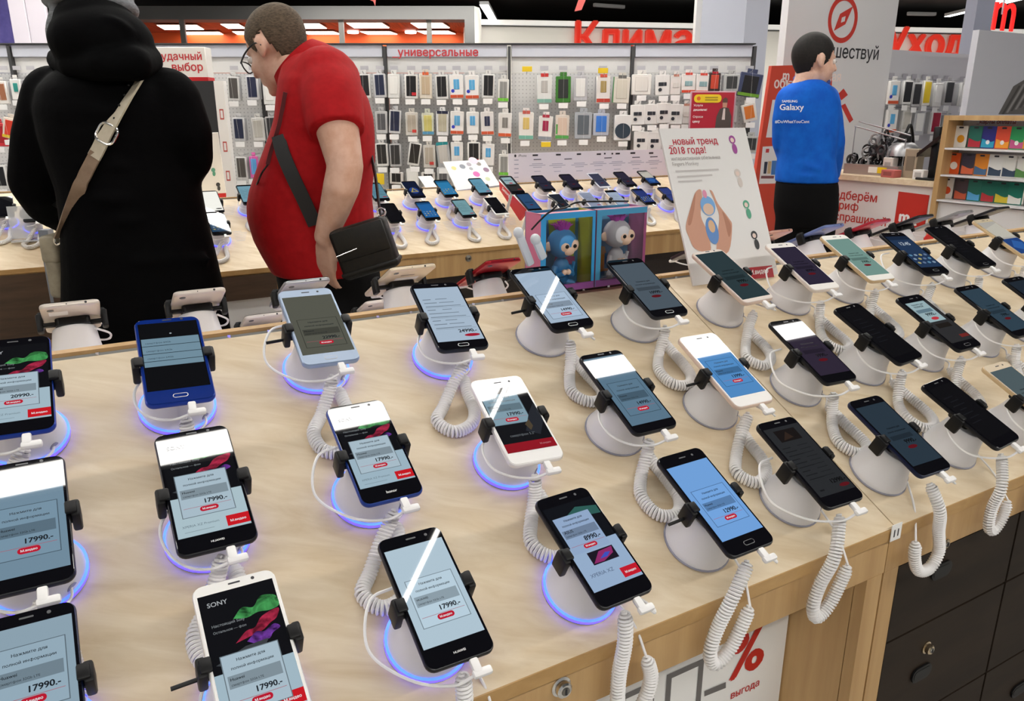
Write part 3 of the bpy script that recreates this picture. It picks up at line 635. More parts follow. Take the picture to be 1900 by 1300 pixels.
def stand(M, w, l, label, group, led=False, coil_kind='a', detail=2, screw=False, cable='left', off=(0, -.012), hang=None, name='phone_stand', dz=0):
    TZ = Matrix.Translation((0, 0, dz))
    key = led
    if key not in BASES: BASES[key] = stand_base(led)
    t = thing(name, label, 'phone stand', M, group); B = Matrix.Translation((off[0], off[1], 0))
    for k, me in BASES[key].items(): obj(k, me, t, M={'holder': TZ, 'cone': B @ Matrix.Translation((0, 0, .0029)) @ Matrix.Diagonal((1, 1, 1+dz/.0556, 1)) @ Matrix.Translation((0, 0, -.0029))}.get(k, B))
    for s in (-1, 1): obj('clamp_arm', cached(('clamp', round(w, 4), s), lambda: mesh('clamp_arm', clamp(w, s))), t, M=Matrix.Translation((0, -.004 if s < 0 else .003, dz)))
    if screw: obj('clamp_screw', MB().add(tube([(-w/2-.008, -.004, .060), (-w/2-.030, -.004, .058)], .0021, 8), M_BLACK), t)
    if detail > 1: obj('cable_hole', MB().add(lathe([(.0062, 0), (.0062, .0008), (.004, .0012)], 14), mat('9a99a6', .5), fr((off[0]+.028, off[1]-.0285, .010), (.7, .7, 0), (0, 0, 1))), t)
    # charging cable with an angled plug at the lower end of the phone
    y = -l/2; pz = .0742; cc = cable if cable in ('left', 'short', 'wide') else 'left'
    if cc == 'short': cp = [(.018, y-.013, pz-.002), (.024, y-.020, pz-.006), (.030, y-.012, pz-.012), (.026, y+.006, pz-.018), (.020, -.05, .05)]
    elif cc == 'wide': cp = [(.008, y-.014, pz-.003), (-.012, y-.012, pz-.014), (-.040, y+.010, pz-.030), (-.066, y+.045, pz-.036), (-.070, -.005, pz-.030), (-.055, .026, pz-.022), (-.030, .030, .056)]
    else: cp = [(.008, y-.014, pz-.003), (-.010, y-.011, pz-.012), (-.030, y+.006, pz-.024), (-.045, -.045, pz-.030), (-.046, -.016, pz-.028), (-.028, .010, .050)]
    cb = obj('charging_cable', cached(('cable', cc, round(l, 3), detail), lambda: mesh('charging_cable', MB().add(tube(cp, .00165, 6 if detail > 1 else 4, 6), M_CORD))), t, M=TZ)
    x0 = .010
    pl = MB().add(bbox(.0092, .016, .0068, .0022, 2, (x0, y-.0075, pz)), M_CORD).add(bbox(.020, .0085, .0070, .0026, 2, (x0+.004, y-.0145, pz-.0006)), M_CORD)
    obj('plug', cached(('plug', round(l, 3)), lambda: mesh('plug', pl)), cb)
    if hang is not None: pts = [root_m(t).inverted() @ p for p in hang]
    else: pts = COILS[coil_kind]
    f = lambda: mesh('coiled_cord', MB().add(coil(pts, seg=9 if detail > 1 else 7, n=5 if detail > 1 else 4), M_CORD))
    cd = obj('coiled_cord', cached(('coil', coil_kind, detail), f) if hang is None else f(), t)
    e = pts[-1]; e = V(e)
    obj('cord_tail', MB().add(tube([e, e.lerp(V((off[0]+.030, off[1]-.030, .012)), .5)+V((.004, 0, .002)), (off[0]+.028, off[1]-.028, .011)], .0016, 6, 5), M_CORD), cd)
    return t
NAVY, BLUE, SILV, WHT, GOLD, ROSE, BLK = '101a3a', '123a9e', '9db0cc', 'f2f0ee', 'd9bd94', 'e6cfc0', '14151a'
PH = {  # u, v, turn, width, length, look
'01': (-.0720, .735, -2, .075, .152, dict(frame=BLUE, bezel='black', kind='advert', price='20990', tb=.014, bb=.018), 'blue framed phone with flower advert cut off by the left picture edge'),
'02': (-.0720, .545, -1, .075, .152, dict(frame='1a1c24', bezel='black', kind='popup', bg='6f899b', price='17990', tb=.010, bb=.015), 'black phone with grey blue price screen cut off by the left picture edge'),
'03': (-.0780, .372, -1, .075, .152, dict(frame=NAVY, bezel='black', kind='popup', bg='8aa0ae', price='17990', y0=.16, tb=.014, bb=.016), 'dark navy phone at the lower left picture corner'),
'11': (.092, .740, -3, .0753, .1499, dict(frame=BLUE, bezel='0e2a78', kind='bands', tb=.009, bb=.022, home=1), 'bright blue phone with two grey bands on its dark screen'),
'12': (.088, .541, -.8, .0767, .1600, dict(frame='15161c', bezel='black', kind='advert', price='17990', tb=.011, bb=.020, light='a8bec6', brand='HUAWEI'), 'black phone whose screen shows a price card and a red badge'),
'13': (.090, .349, -.8, .0755, .152, dict(frame=WHT, bezel='efedea', kind='advert', price='17990', tb=.012, bb=.012, y0=.50), 'white phone with green and magenta flower advert at the bottom edge of the picture'),
'21': (.275, .766, -2.2, .0749, .1521, dict(frame=SILV, bezel='b3c3da', kind='popup', bg='55564c', cl=1.0, price='22990', y0=.42, tb=.016, bb=.019, metal=.5, home=1), 'silver blue phone with dim olive grey screen'),
'22': (.273, .541, -1, .0722, .1494, dict(frame='1c3f94', bezel='black', kind='advert', price='17990', tb=.014, bb=.022, light='9ab2c0', brand='honor'), 'blue framed phone with flower advert and red badge'),
'23': (.268, .346, -.8, .0718, .1501, dict(frame=BLK, bezel='black', kind='popup', bg='aec3d0', price='17990', y0=.35, tb=.016, bb=.022, brand='HUAWEI'), 'black phone with pale bluish white price screen'),
'31': (.461, .750, -5.2, .0763, .1475, dict(frame='1a1f2c', bezel='black', kind='list', bg='a4b6c8', price='24990', tb=.012, bb=.017, home=1), 'dark phone with long pale list of text on screen'),
'32': (.464, .541, -4.1, .0759, .1473, dict(frame=WHT, bezel='f0eeec', kind='wall', price='17990', tb=.020, bb=.019), 'white phone with half dark screen and red bottom bar'),
'33': (.461, .344, 1.3, .0741, .1478, dict(frame=BLK, bezel='black', kind='mix', price='8990', tb=.016, bb=.020), 'black phone showing a price card above a small purple picture'),
'41': (.641, .759, .1, .0763, .1526, dict(frame=BLK, bezel='black', kind='popup', bg='9fb2c6', price='14990', y0=.46, tb=.014, bb=.017, home=1), 'black phone with pale blue screen beside the boxed toys'),
'42': (.647, .548, -.6, .0746, .1561, dict(frame=BLK, bezel='black', kind='popup', bg='587488', cl=1.05, price='14990', y0=.40, tb=.010, bb=.015), 'black phone with steel blue price screen'),
'43': (.650, .351, .6, .0752, .1564, dict(frame=BLK, bezel='black', kind='popup', bg='6f9fd8', cl=1.05, price='12990', y0=.36, tb=.020, bb=.022, brand=None, home=1), 'black phone with bright sky blue price screen'),
'51': (.826, .753, -.8, .0751, .1538, dict(frame='22252c', bezel='black', kind='dark', bg='4a5660', price='10990', tb=.015, bb=.018, home=1), 'black phone with dim slate screen in front of the white boxed toy'),
'52': (.833, .549, -1.3, .0765, .1549, dict(frame=ROSE, bezel='f2efec', kind='popup', bg='4f88c0', cl=1.03, price='13990', y0=.34, tb=.020, bb=.020), 'white phone with bright blue price screen'),
'53': (.834, .363, -1.6, .0742, .1517, dict(frame=BLK, bezel='black', kind='shot', bg='26282a', price='12990', tb=.014, bb=.018), 'black phone with dark page and small picture at its top'),
'61': (1.020, .752, 2.2, .0763, .1502, dict(frame=ROSE, bezel='e4d8d0', kind='dark', bg='28383c', price='9990', tb=.008, bb=.010), 'gold rimmed phone with dark teal screen in front of the leaning white poster'),
'62': (1.026, .549, -2.9, .0739, .1504, dict(frame=BLK, bezel='black', kind='dark', bg='2c2434', price='9990', tb=.012, bb=.018), 'black phone with dim purple screen'),
'63': (1.025, .360, -1.1, .0737, .1506, dict(frame=NAVY, bezel='black', kind='dark', bg='26343f', price='9990', tb=.016, bb=.019), 'navy rimmed phone with dark blue grey screen beside the number tag'),
'71': (1.201, .752, -2.1, .0733, .1473, dict(frame='f0e4da', bezel='f0ebe6', kind='dark', bg='2a2436', price='8990', tb=.016, bb=.017), 'white phone with dark violet screen'),
'72': (1.201, .556, 4.2, .0736, .1513, dict(frame=BLK, bezel='black', kind='off', tb=.014, bb=.017), 'black phone with blank black screen over a curled white cord'),
'73': (1.206, .360, 4.5, .0731, .1456, dict(frame=BLK, bezel='black', kind='off', tb=.014, bb=.017), 'black phone with blank black screen at the front edge above the drawers'),
'81': (1.364, .755, -2.5, .0748, .1525, dict(frame=GOLD, bezel='f0ede8', kind='dark', bg='6f9088', price='7990', tb=.016, bb=.017, red=.8), 'white and gold phone with green grey screen'),
'82': (1.370, .552, .3, .0741, .1519, dict(frame=BLK, bezel='black', kind='card', price='9990', tb=.020, bb=.020, home=1), 'black phone with small pale card on the upper half of its screen'),
'83': (1.377, .358, .3, .0741, .1519, dict(frame=GOLD, bezel='d8c8b0', kind='dark', bg='4c5a5e', price='8990', tb=.016, bb=.017), 'gold phone cut off by the right picture edge at the table front'),
'91': (1.536, .745, -5, .0733, .1467, dict(frame=BLK, bezel='black', kind='home', bg='1e3350', tb=.016, bb=.022, home=1), 'black phone with dark blue app screen'),
'92': (1.553, .551, 0, .0741, .1519, dict(frame=BLK, bezel='black', kind='dark', bg='2c3f4c', price='7990', tb=.014, bb=.016), 'black phone with dark teal screen near the right picture edge'),
'93': (1.56, .358, 0, .0741, .1519, None, ''),
'a1': (1.702, .746, -.6, .0736, .1518, dict(frame=BLK, bezel='black', kind='off', tb=.014, bb=.016, home=1), 'black phone with silver lower edge and blank screen'),
'a2': (1.722, .551, 0, .0741, .1519, dict(frame=BLK, bezel='black', kind='dark', bg='1c2630', price='7990', tb=.014, bb=.016), 'black phone at the right picture edge half out of view'),
'b1': (1.893, .752, 0, .0741, .1519, dict(frame=GOLD, bezel='c8baa0', kind='sun', tb=.014, bb=.016), 'gold phone with half pale half blue screen at the right picture edge'),
}
LED_ON = {'01', '02', '03', '11', '12', '13', '21', '22', '23', '31', '32', '33'}
SCREW = {'21', '13', '43', '41', '02', '52'}
ROWN = {'1': 'back row', '2': 'middle row', '3': 'front row'}
CABLE = {'43': 'short', '33': 'short', '52': 'short', '41': 'short', '61': 'short', '63': 'short', '53': 'wide', '22': 'wide', '23': 'wide', '21': 'wide', '62': 'wide', '71': 'wide', '91': 'wide'}
for k, (u, v, rot, w, l, spec, desc) in PH.items():
    if spec is None: continue
    P = phone_point(u, v); a = R(rot); ex = E1*cos(a)+SUP*sin(a); ey = SUP*cos(a)-E1*sin(a)
    Ms = fr(P-NRM*.0780, ex, ey, NRM); Mp = fr(P-NRM*.0078, ex, ey, NRM)
    det = 2 if k[0] in '0123456' else 1
    spec.setdefault('brand', None)
    phone(Mp, spec, desc, 'phones on the near table', w, l, 2)
    hang = None
    if k[1] == '3':
        g = Ms @ V((.004, -l/2-.001, .052)); e = E1*1.0; o = -E2*.030
        dk_ = .85 if k[0] in '123' else .70; sx_ = {'43': -.016, '53': -.014, '63': .004, '73': -.022, '83': -.02}.get(k, 0)
        Z = lambda q, dz, dy=0: tp(q+sx_, PF-.016-dy, ZF+(dz*dk_ if dz < 0 else dz))
        gu = g.dot(E1)
        if k in ('63',): hang = [g, Z(gu+.004, .018, .005), Z(gu+.02, -.03), Z(gu+.03, -.085), Z(gu+.014, -.118), Z(gu-.014, -.112), Z(gu-.030, -.075), Z(gu-.034, -.035)]
        elif k in ('73',): hang = [g, Z(gu+.0, .016, .005), Z(gu-.004, -.03), Z(gu-.004, -.075), Z(gu+.012, -.094), Z(gu+.032, -.070), Z(gu+.040, -.030)]
        elif k in ('33', '23', '13', '03'): hang = [g, Z(gu-.001, .014, .005), Z(gu-.003, -.04), Z(gu-.002, -.085), Z(gu+.012, -.114), Z(gu+.034, -.104), Z(gu+.044, -.066), Z(gu+.036, -.030)]
        else: hang = [g, Z(gu-.012, .014, .005), Z(gu-.028, -.04), Z(gu-.036, -.084), Z(gu-.026, -.112), Z(gu-.004, -.096), Z(gu+.014, -.056), Z(gu+.026, -.022)]
    stand(Ms, w, l, 'white phone stand with black clamp holding the '+' '.join(desc.split()[:8]), 'stands on the near table', k in LED_ON, 'abc'[(ord(k[0])+ord(k[1])) % 3], det, k in SCREW, CABLE.get(k, 'left'), hang=hang)
# ------------------------------------------------------------------ phones on the far table
D_F = 1.85
CF = NRM.dot(CAM)-D_F
def far_point(x=None, y=None, u=None, v=None):
    P = hit(x, y, NRM, CF) if u is None else CAM+E1*u+SUP*v-NRM*D_F
    return P
def far_phone(P, spec, desc, led=True, coil_kind='a', rot=0, w=.0745, l=.151):
    a = R(rot); ex = E1*cos(a)+SUP*sin(a); ey = SUP*cos(a)-E1*sin(a)
    spec.setdefault('brand', None)
    phone(fr(P-NRM*.0078, ex, ey, NRM), spec, desc, 'phones on the far table', w, l, 0)
    stand(fr(P-NRM*.0780, ex, ey, NRM), w, l, 'white phone stand on the far table holding the '+' '.join(desc.split()[:7]), 'stands on the far table', led, coil_kind, 1, False, 'left')
D = lambda kind, bg='202428', **k: dict(frame=BLK, bezel='black', kind=kind, bg=bg, tb=.012, bb=.018, price='9990', **k)
FP = [  # u, v, look
 (1.271, 2.722, D('off'), 'black phone with blank screen beside the black shoulder bag on the far table'),
 (1.442, 2.722, D('home', '1f5f9c', home=1), 'black phone with bright blue screen in the front row of the far table'),
 (1.626, 2.722, D('list', '6f98a0'), 'black phone with grey teal screen in the front row of the far table'),
 (1.798, 2.722, dict(frame=WHT, bezel='e8e6e4', kind='off', tb=.004, bb=.012), 'white phone with black screen left of the red angled sign'),
 (1.265, 2.898, D('list', '5a8494'), 'phone with teal screen just behind the bag strap on the far table'),
 (1.443, 2.898, dict(frame=WHT, bezel='black', kind='picture', tb=.010, bb=.022), 'phone with a gold and blue picture on the far table'),
 (1.611, 2.898, D('home', '2a78a8', home=1), 'black phone with sky blue screen in the back row of the far table'),
 (1.796, 2.898, D('list', '5f94ac'), 'black phone with light blue screen left of the taller red sign phones'),
 (2.16, 2.898, D('dark', '262636'), 'dark phone nearest the red sign in the back row of the far table'),
 (2.33, 2.898, D('dark', '231f30', home=1), 'black phone below the white chart, second right of the red sign'),
 (2.51, 2.898, dict(frame='c9c9d2', bezel='c9c9d2', kind='dark', bg='3a3c50', price='9990', tb=.012, bb=.014), 'silver phone below the white chart, third right of the red sign'),
 (2.685, 2.898, D('dark', '2a2738', home=1), 'black phone below the white chart, fourth right of the red sign'),
 (2.85, 2.898, D('sun'), 'phone with glaring white screen next to the leaning poster on the far table'),
 (2.16, 2.722, dict(frame=WHT, bezel='e8e6e4', kind='dark', bg='1e2530', price='9990', tb=.008, bb=.020), 'white phone with navy screen behind the pink toy box'),
 (2.345, 2.722, dict(frame='c9c9d2', bezel='b9bac8', kind='list', bg='8890a4', price='9990', tb=.012, bb=.014), 'grey lavender phone behind the boxed toys on the far table'),
 (2.513, 2.722, dict(frame=WHT, bezel='black', kind='list', bg='9aa8bc', price='9990', tb=.022, bb=.014), 'white phone with pale screen and black top behind the boxed toys'),
 (2.69, 2.722, D('home', '26356e'), 'black phone with deep blue screen above the right end of the toy box'),
 (2.87, 2.722, D('dark', '2e3c78'), 'phone with blue screen hugging the left edge of the leaning poster'),
]
for i, (u, v, spec, desc) in enumerate(FP): far_phone(far_point(u=u, v=v), spec, desc, True, 'abc'[i % 3])
far_phone(hit(391, 373, NRM, CF), dict(frame=BLK, bezel='black', kind='list', bg='f4f3ea', dk=.95, price='9990', tb=.008, bb=.010, red=.0), 'phone with glaring white screen at the black coat elbow', True, 'c', 0, .08, .16)
far_phone(hit(405, 414, NRM, CF), D('home', '20405c'), 'dark phone with violet glowing stand right below the black coat elbow', True, 'b')
far_phone(hit(461, 360, NRM, CF), D('list', '6f98a8'), 'phone with pale teal screen between the coat and the red shirt', True, 'a')
# paper price sheets lying on the far table
n_ = 0
for (x, y), d in (((762, 424), 'below the blank black phone'), ((838, 421), 'below the bright blue phone'), ((887, 417), 'below the grey teal phone'), ((952, 411), 'below the white phone'), ((428, 392), 'beside the glaring white phone'), ((450, 440), 'nearest the red shirt'), ((795, 337), 'behind the picture phone'), ((1233, 402), 'left of the leaning poster')):
    P = hit(x, y, NRM, CF-.078)
    M_ = fr(P+NRM*.0006, E1, SUP, NRM)
    t = thing('price_sheet', f'white printed price sheet lying on the far table {d}', 'price sheet', M_, 'price sheets on the far table')
    obj('sheet', MB().add(box(.072, .105, .001), M_WHITE2), t)
    lt = MB(); 
    for i in range(7): lt.add(rect(-.03, .04-.011*i, .005+.004*((i*5) % 6), .0425-.011*i, .0008), mat('b9b9c4', .5), None, False)
    obj('print', lt, t)
# red angled sign holding two phones
q = [atU(x, y, 1.92) for x, y in ((926, 336), (978, 390), (964, 409), (927, 352))]
s = thing('angled_sign', 'red angled sign with white script standing on the far table', 'sign', q[2])
obj('sign_panel', MB().add(slab(*q, E1*.012), M_RED), s, True)
obj('edge', MB().add(slab(q[0]+ZU*.001, q[1]+ZU*.001, q[1]+ZU*.006, q[0]+ZU*.006, E1*.012), M_WHITE), s, True)
dv = (q[1]-q[0]).normalized(); A = q[0]*.62+q[1]*.38-ZU*.032
ln = MB().add(tw('Samsung', .085, 'l', .02, .2), M_WHITE2, fr(q[0].lerp(q[3], .62)+dv*.03-E1*.0015, dv, E1.cross(dv)*-1 if (E1.cross(dv)).z < 0 else E1.cross(dv), -E1), False)
obj('lettering', ln, s, True)
CS = NRM.dot(CAM)-1.72
for (x, y), kd, bg, d in (((950, 342), 'card', '30383c', 'upper tall black phone on the red angled sign'), ((981, 374), 'dark', '27486c', 'lower black phone with blue screen on the red angled sign')):
    P = hit(x, y, NRM, CS)
    phone(fr(P-NRM*.0078, E1, SUP, NRM), D(kd, bg), d, 'phones on the red angled sign', .072, .150, 0)
    single('sign_bracket', MB().add(tube([P-NRM*.009+E1*.01, P-NRM*.2+E1*.01], .007, 10), M_WHITE), f'white bracket under the {d}', 'bracket', 'brackets of the red sign')
# white leaning leaflet board with coloured dots
BLp = atP(848, 353, PR2-.035); BRp = atP(928, 343, PR2-.035); dv = (E2*.75+ZU*.66).normalized(); nn = E1.cross(dv); c = nn.dot(BLp)
BRp = hit(928, 343, nn, c); TLp = hit(822, 300, nn, c); TRp = hit(898, 296, nn, c)
t = thing('leaflet_board', 'white leaning leaflet board with coloured pictures on the far table ridge', 'board', BLp)
obj('board', MB().add(slab(BLp, BRp, TRp, TLp, -nn*.004), M_WHITE2), t, True)
obj('foot', MB().add(slab(BLp, BRp, BRp-ZU*.03+E2*.01, BLp-ZU*.03+E2*.01, E2*.008), M_GREY), t, True)
pr_ = MB(); random.seed(3)
for x, y, r_, cc in ((842, 312, 5, 'd9d28a'), (858, 309, 6, '8a8f98'), (870, 305, 5, 'b0a8b0'), (888, 304, 5, '9a8f88'), (853, 321, 8, 'ffffff'), (853, 321, 3, '55565c'), (884, 323, 7, 'd868b0'), (902, 315, 6, '8f6f88'), (905, 332, 5, 'c8d0a8'), (874, 313, 4, 'a8a8ac'), (878, 298, 9, 'f0d8e4')):
    P = hit(x, y, nn, c); k = r_/ppm(P); pr_.add(flat(ngon(0, 0, k, k, 14), .0007+.00005*random.random()), mat(cc, .5), fr(P, E1, dv, nn), False)
obj('print', pr_, t, True)
# white comparison chart standing on the ridge of the far table
pc = PR2+.03; q = [atP(x, y, pc) for x, y in ((944, 345), (1250, 331), (1246, 276), (943, 285))]
cz = min(q[0].z, q[1].z); ua, ubb = q[0].dot(E1), q[1].dot(E1); zb = ZR2+.004; ztp = (q[2].z+q[3].z)/2
t = thing('comparison_chart', 'long white product comparison chart standing behind the far table phones', 'board', Matrix.Translation(tp((ua+ubb)/2, pc, zb)))
obj('board', MB().add(slab(tp(ua, pc, zb), tp(ubb, pc, zb), tp(ubb, pc, ztp), tp(ua, pc, ztp), E2*.006), mat('e9e4ec', .4)), t, True)
lt = MB(); mI = mat('4c4c58', .5); mL = mat('a9a9bc', .5)
def cbar(x, y, w, h, m):
    a_ = atP(x-w/2, y, pc); b_ = atP(x+w/2, y, pc); hh = h/ppm(a_)
    lt.add(rect(0, -hh/2, (b_-a_).dot(E1), hh/2), m, fr(a_-E2*.0008, E1, ZU, -E2), False)
for x, y, w, h in ((993, 288, 10, 3), (1036, 287, 9, 3), (1074, 286, 8, 3), (1111, 286, 8, 3), (1122, 285, 3, 3), (1136, 285, 3, 3), (1146, 285, 8, 3), (1174, 284, 9, 3), (1208, 284, 8, 3)): cbar(x, y, w, h, M_INK)
for x, y in ((997, 296), (1054, 295), (1128, 293), (1180, 292), (1213, 291)): cbar(x, y, 14, 1.6, mI)
for x, y in ((997, 304), (1034, 304), (1075, 303), (1110, 301), (1145, 300), (1180, 299), (1213, 298)):
    for i, w in enumerate((20, 30, 16)): cbar(x, y+i*3.2, w, 1.1, mL)
    cbar(x, y+14, 12, 1.0, mL)
for i in range(6): cbar(958, 297+i*8, 8, 1.6, mL)
P = atP(956, 289, pc); lt.add(flat(ngon(0, 0, 2.3/ppm(P), 2.6/ppm(P), 12)), M_INK, fr(P-E2*.0008, E1, ZU, -E2), False)
P = atP(962, 291, pc); lt.add(tw('iPhone', 17/ppm(P), 'l'), mI, fr(P-E2*.0008, E1, ZU, -E2), False)
obj('print', lt, t, True)

# ------------------------------------------------------------------ phones on the back slope of the near table, seen from behind
O_R = tp(0, PR+.02, ZR-.004)
def back_phone(u, p, spec, desc, led=True, w=.0755, l=.152, det=2, roty=0, dz=.013):
    O = E1*u + E2*PR + (O_R-E2*O_R.dot(E2)-E1*O_R.dot(E1)) ; s_ = (p-(PR+.02))/cos(SL)
    T0 = tp(u, PR+.02, ZR-.004)+SDN*s_
    a = R(roty); ex = -E1*cos(a)-SDN*sin(a); ey = -SDN*cos(a)+E1*sin(a)
    spec.setdefault('brand', None); spec.setdefault('kind', 'off')
    ph_ = phone(fr(T0+NRB*(.0702+dz), ex, ey, NRB), spec, desc, 'phones on the back slope of the near table', w, l, 0)
    dk = M_INK
    fj = fr(V((0, l/2+.0002, .0037)), (1, 0, 0), (0, 0, -1))
    obj('headphone_jack', MB().add(prism(ngon(-.020, 0, .0017, .0017, 12), 0, .0003), dk, fj, False).add(prism(ngon(.004, 0, .0008, .0008, 8), 0, .0003), dk, fj, False), ph_)
    obj('rear_camera', MB().add(prism(ngon(w*.33, l*.40, .0045, .0045, 16), -.0008, .0), mat((.15, .15, .16), .2), None, False), ph_)
    stand(fr(T0, ex, ey, NRB), w, l, 'white phone stand on the back slope holding the '+' '.join(desc.split()[:7]), 'stands on the back slope', led, 'a', det, False, 'left', dz=dz)
    return ph_
BW = dict(frame='e4dcd6', bezel='black')
b1 = back_phone(-.008, 1.257, dict(frame='e0d6cc', bezel='black'), 'pearl white phone seen from behind, nearest the left picture edge')
back_phone(.166, 1.262, dict(frame='d9cfc6', bezel='black'), 'pearl white phone seen from behind in front of the black coat')
back_phone(.332, 1.266, dict(frame='b9b9bd', bezel='black', metal=.6), 'silver phone seen from behind below the red shirt hem')
b4 = back_phone(.512, 1.257, dict(frame='e6d6bc', bezel='black'), 'cream gold phone seen from behind with a paper sticker', w=.086, l=.165)
obj('paper_sticker', MB().add(rect(-.026, .012, .018, .034, -.0003), M_WHITE2, None, False), b4); obj('back_lettering', MB().add(rect(-.012, .046, .014, .050, -.0003), mat('8a7a68', .5), None, False), b4)
obj('paper_sticker', MB().add(rect(.004, .030, .028, .052, -.0003), M_WHITE2, None, False), b1)
back_phone(.700, 1.268, dict(frame='b01824', bezel='black', metal=.5), 'red phone seen from behind beside the white security tags')
back_phone(.530, 1.455, dict(frame='e2d8d0', bezel='black'), 'pearl phone on the lower back row under the cream phone', det=1)
back_phone(.300, 1.455, dict(frame='d8d0ca', bezel='black'), 'pale phone on the lower back row beyond the silver blue phone', det=1)
for u, c_, d in ((1.25, '3a3038', 'dark phone seen from behind right of the leaning poster'), (1.43, 'c89888', 'rose gold phone seen from behind at the hip of the man in blue'), (1.61, '6f7fb4', 'blue phone seen from behind before the white counter lettering'), (1.79, 'b82838', 'red phone seen from behind before the red square letter sign'), (1.97, '16171a', 'black phone seen from behind below the wooden card rack'), (2.15, '8c8c8c', 'grey phone seen from behind below the wooden card rack'), (2.33, '1a1b1e', 'black phone seen from behind at the far right end')):
    back_phone(u, 1.262, dict(frame=c_, bezel='black', metal=.3), d, True, det=1)
# red sale tokens on the back slope table
for (x, y), n in (((1722, 445), 'left of the black and silver phone'),):
    P = atP(x, y, PR+.045); k = 16/ppm(P)
    single('red_token', MB().add(prism(ngon(0, 0, k, k, 5, R(90), R(450)), 0, .002), M_RED, fr(P, E1, ZU, -E2), False).add(tube([P+V((0, 0, -k*.8)), P+V((0, 0, -.04))], .002, 5), M_WHITE), f'red five sided price token standing {n}', 'price tag')

# ------------------------------------------------------------------ leaning poster
p0 = 1.07; BLp = atP(1287, 530, p0); dv = (E2*cos(R(66.5))+ZU*sin(R(66.5))).normalized(); nn = E1.cross(dv); c = nn.dot(BLp); PW, PHh = .227, .308
Mp = fr(BLp, E1, dv, nn)
t = thing('leaning_poster', 'white leaning poster about a new trend of 2018 with cupped hands', 'poster', Mp)
obj('poster_board', MB().add(box(PW, PHh, .004, (PW/2, PHh/2, -.002)), mat('dcd9d6', .35)), t)
obj('back_strut', MB().add(slab(V((.10, .20, -.005)), V((.13, .20, -.005)), V((.13, .02, -.06)), V((.10, .02, -.06)), V((0, 0, -.003))), M_WHITE2), t)
Mi = Mp.inverted()
def pl(x, y): return Mi @ hit(x, y, nn, c)
lt = MB()
def ptxt(s, x0, y0, x1, m, bold=.0, z=.0006):
    a_ = pl(x0, y0); b_ = pl(x1, y0); lt.add(sh(tw(s, b_.x-a_.x, 'l', bold), a_.x, a_.y, z), m, None, False)
mr = mat('b8243a', .5)
ptxt('_новый тренд', 1241, 269, 1333, mr, .02); ptxt('2018 года!', 1243, 286, 1311, mr, .02)
ptxt('интерактивная обезьянка', 1246, 298, 1337, mat('98928f', .5)); ptxt('Fingers Monkey', 1248, 308, 1297, mat('98928f', .5))
def pbar(x0, x1, y, h, m):
    a_ = pl(x0, y); b_ = pl(x1, y); lt.add(rect(a_.x, a_.y-h, b_.x, a_.y+h, .0006), m, None, False)
for x0, x1, y in ((1253, 1334, 318), (1256, 1322, 328), (1258, 1303, 337)): pbar(x0, x1, y, .0016, mat('c0bab7', .5))
obj('lettering', lt, t)
pc_ = MB()
def pp_(pts, col, z): pc_.add(flat([tuple(pl(p.x, p.y))[:2] for p in spline([V((x, y, 0)) for x, y in pts+[pts[0]]], 4)[:-1]], z), mat(col, .5), None, False)
hand = mat('c98f72', .5)
pp_([(1300, 352), (1290, 357), (1281, 385), (1272, 420), (1278, 440), (1290, 462), (1318, 466), (1312, 430), (1300, 400), (1303, 370)][::-1], 'c8937a', .0006)
pp_([(1316, 352), (1322, 356), (1332, 378), (1352, 405), (1358, 420), (1352, 466), (1330, 470), (1332, 430), (1334, 400), (1326, 375)], 'c8937a', .00062)
pp_([(1290, 357), (1281, 385), (1276, 415), (1282, 415), (1288, 388)][::-1], 'b0785e', .0007); pp_([(1340, 392), (1356, 418), (1352, 440), (1344, 410)][::-1], 'b0785e', .0007)
def pov(x, y, rx, ry, col, z): 
    a_ = pl(x, y); k = 1/ppm(hit(x, y, nn, c)); pc_.add(flat(ngon(a_.x, a_.y, rx*k, ry*k, 20), z), mat(col, .5), None, False)
pov(1321, 428, 15, 26, '5a88c4', .0008); pov(1313, 382, 18, 19, '6fa4d8', .0009); pov(1314, 388, 13, 11, 'd8b8a0', .00095); pov(1320, 420, 8, 12, 'd8b088', .00095); pov(1307, 360, 5, 8, 'd88aa8', .001)
for x, y, col in ((1361, 268, '9a3f8f'), (1371, 330, 'cfc4bc'), (1387, 388, '4f9f7f'), (1402, 445, '2a2c2e')):   # plain coloured figure spots
    pov(x-3, y-9, 8, 8, col, .0006); pov(x+2, y+8, 6, 10, col, .00065); pov(x-3, y-8, 4.5, 4.5, 'e0c8bc', .0007)
q = [pl(x, y) for x, y in ((1384, 497), (1432, 492), (1436, 514), (1389, 518))]
pc_.add(flat([tuple(p)[:2] for p in q][::-1], .0006), mat('b02430', .5), None, False)
obj('print', pc_, t)
lt2 = MB(); a_ = q[3]; lt2.add(sh(tw('М.видео', (q[1].x-q[0].x)*.72, 'l', .02, .15), q[3].x+.006, q[3].y+.008, .0008), M_WHITE2, None, False); obj('logo_lettering', lt2, t)

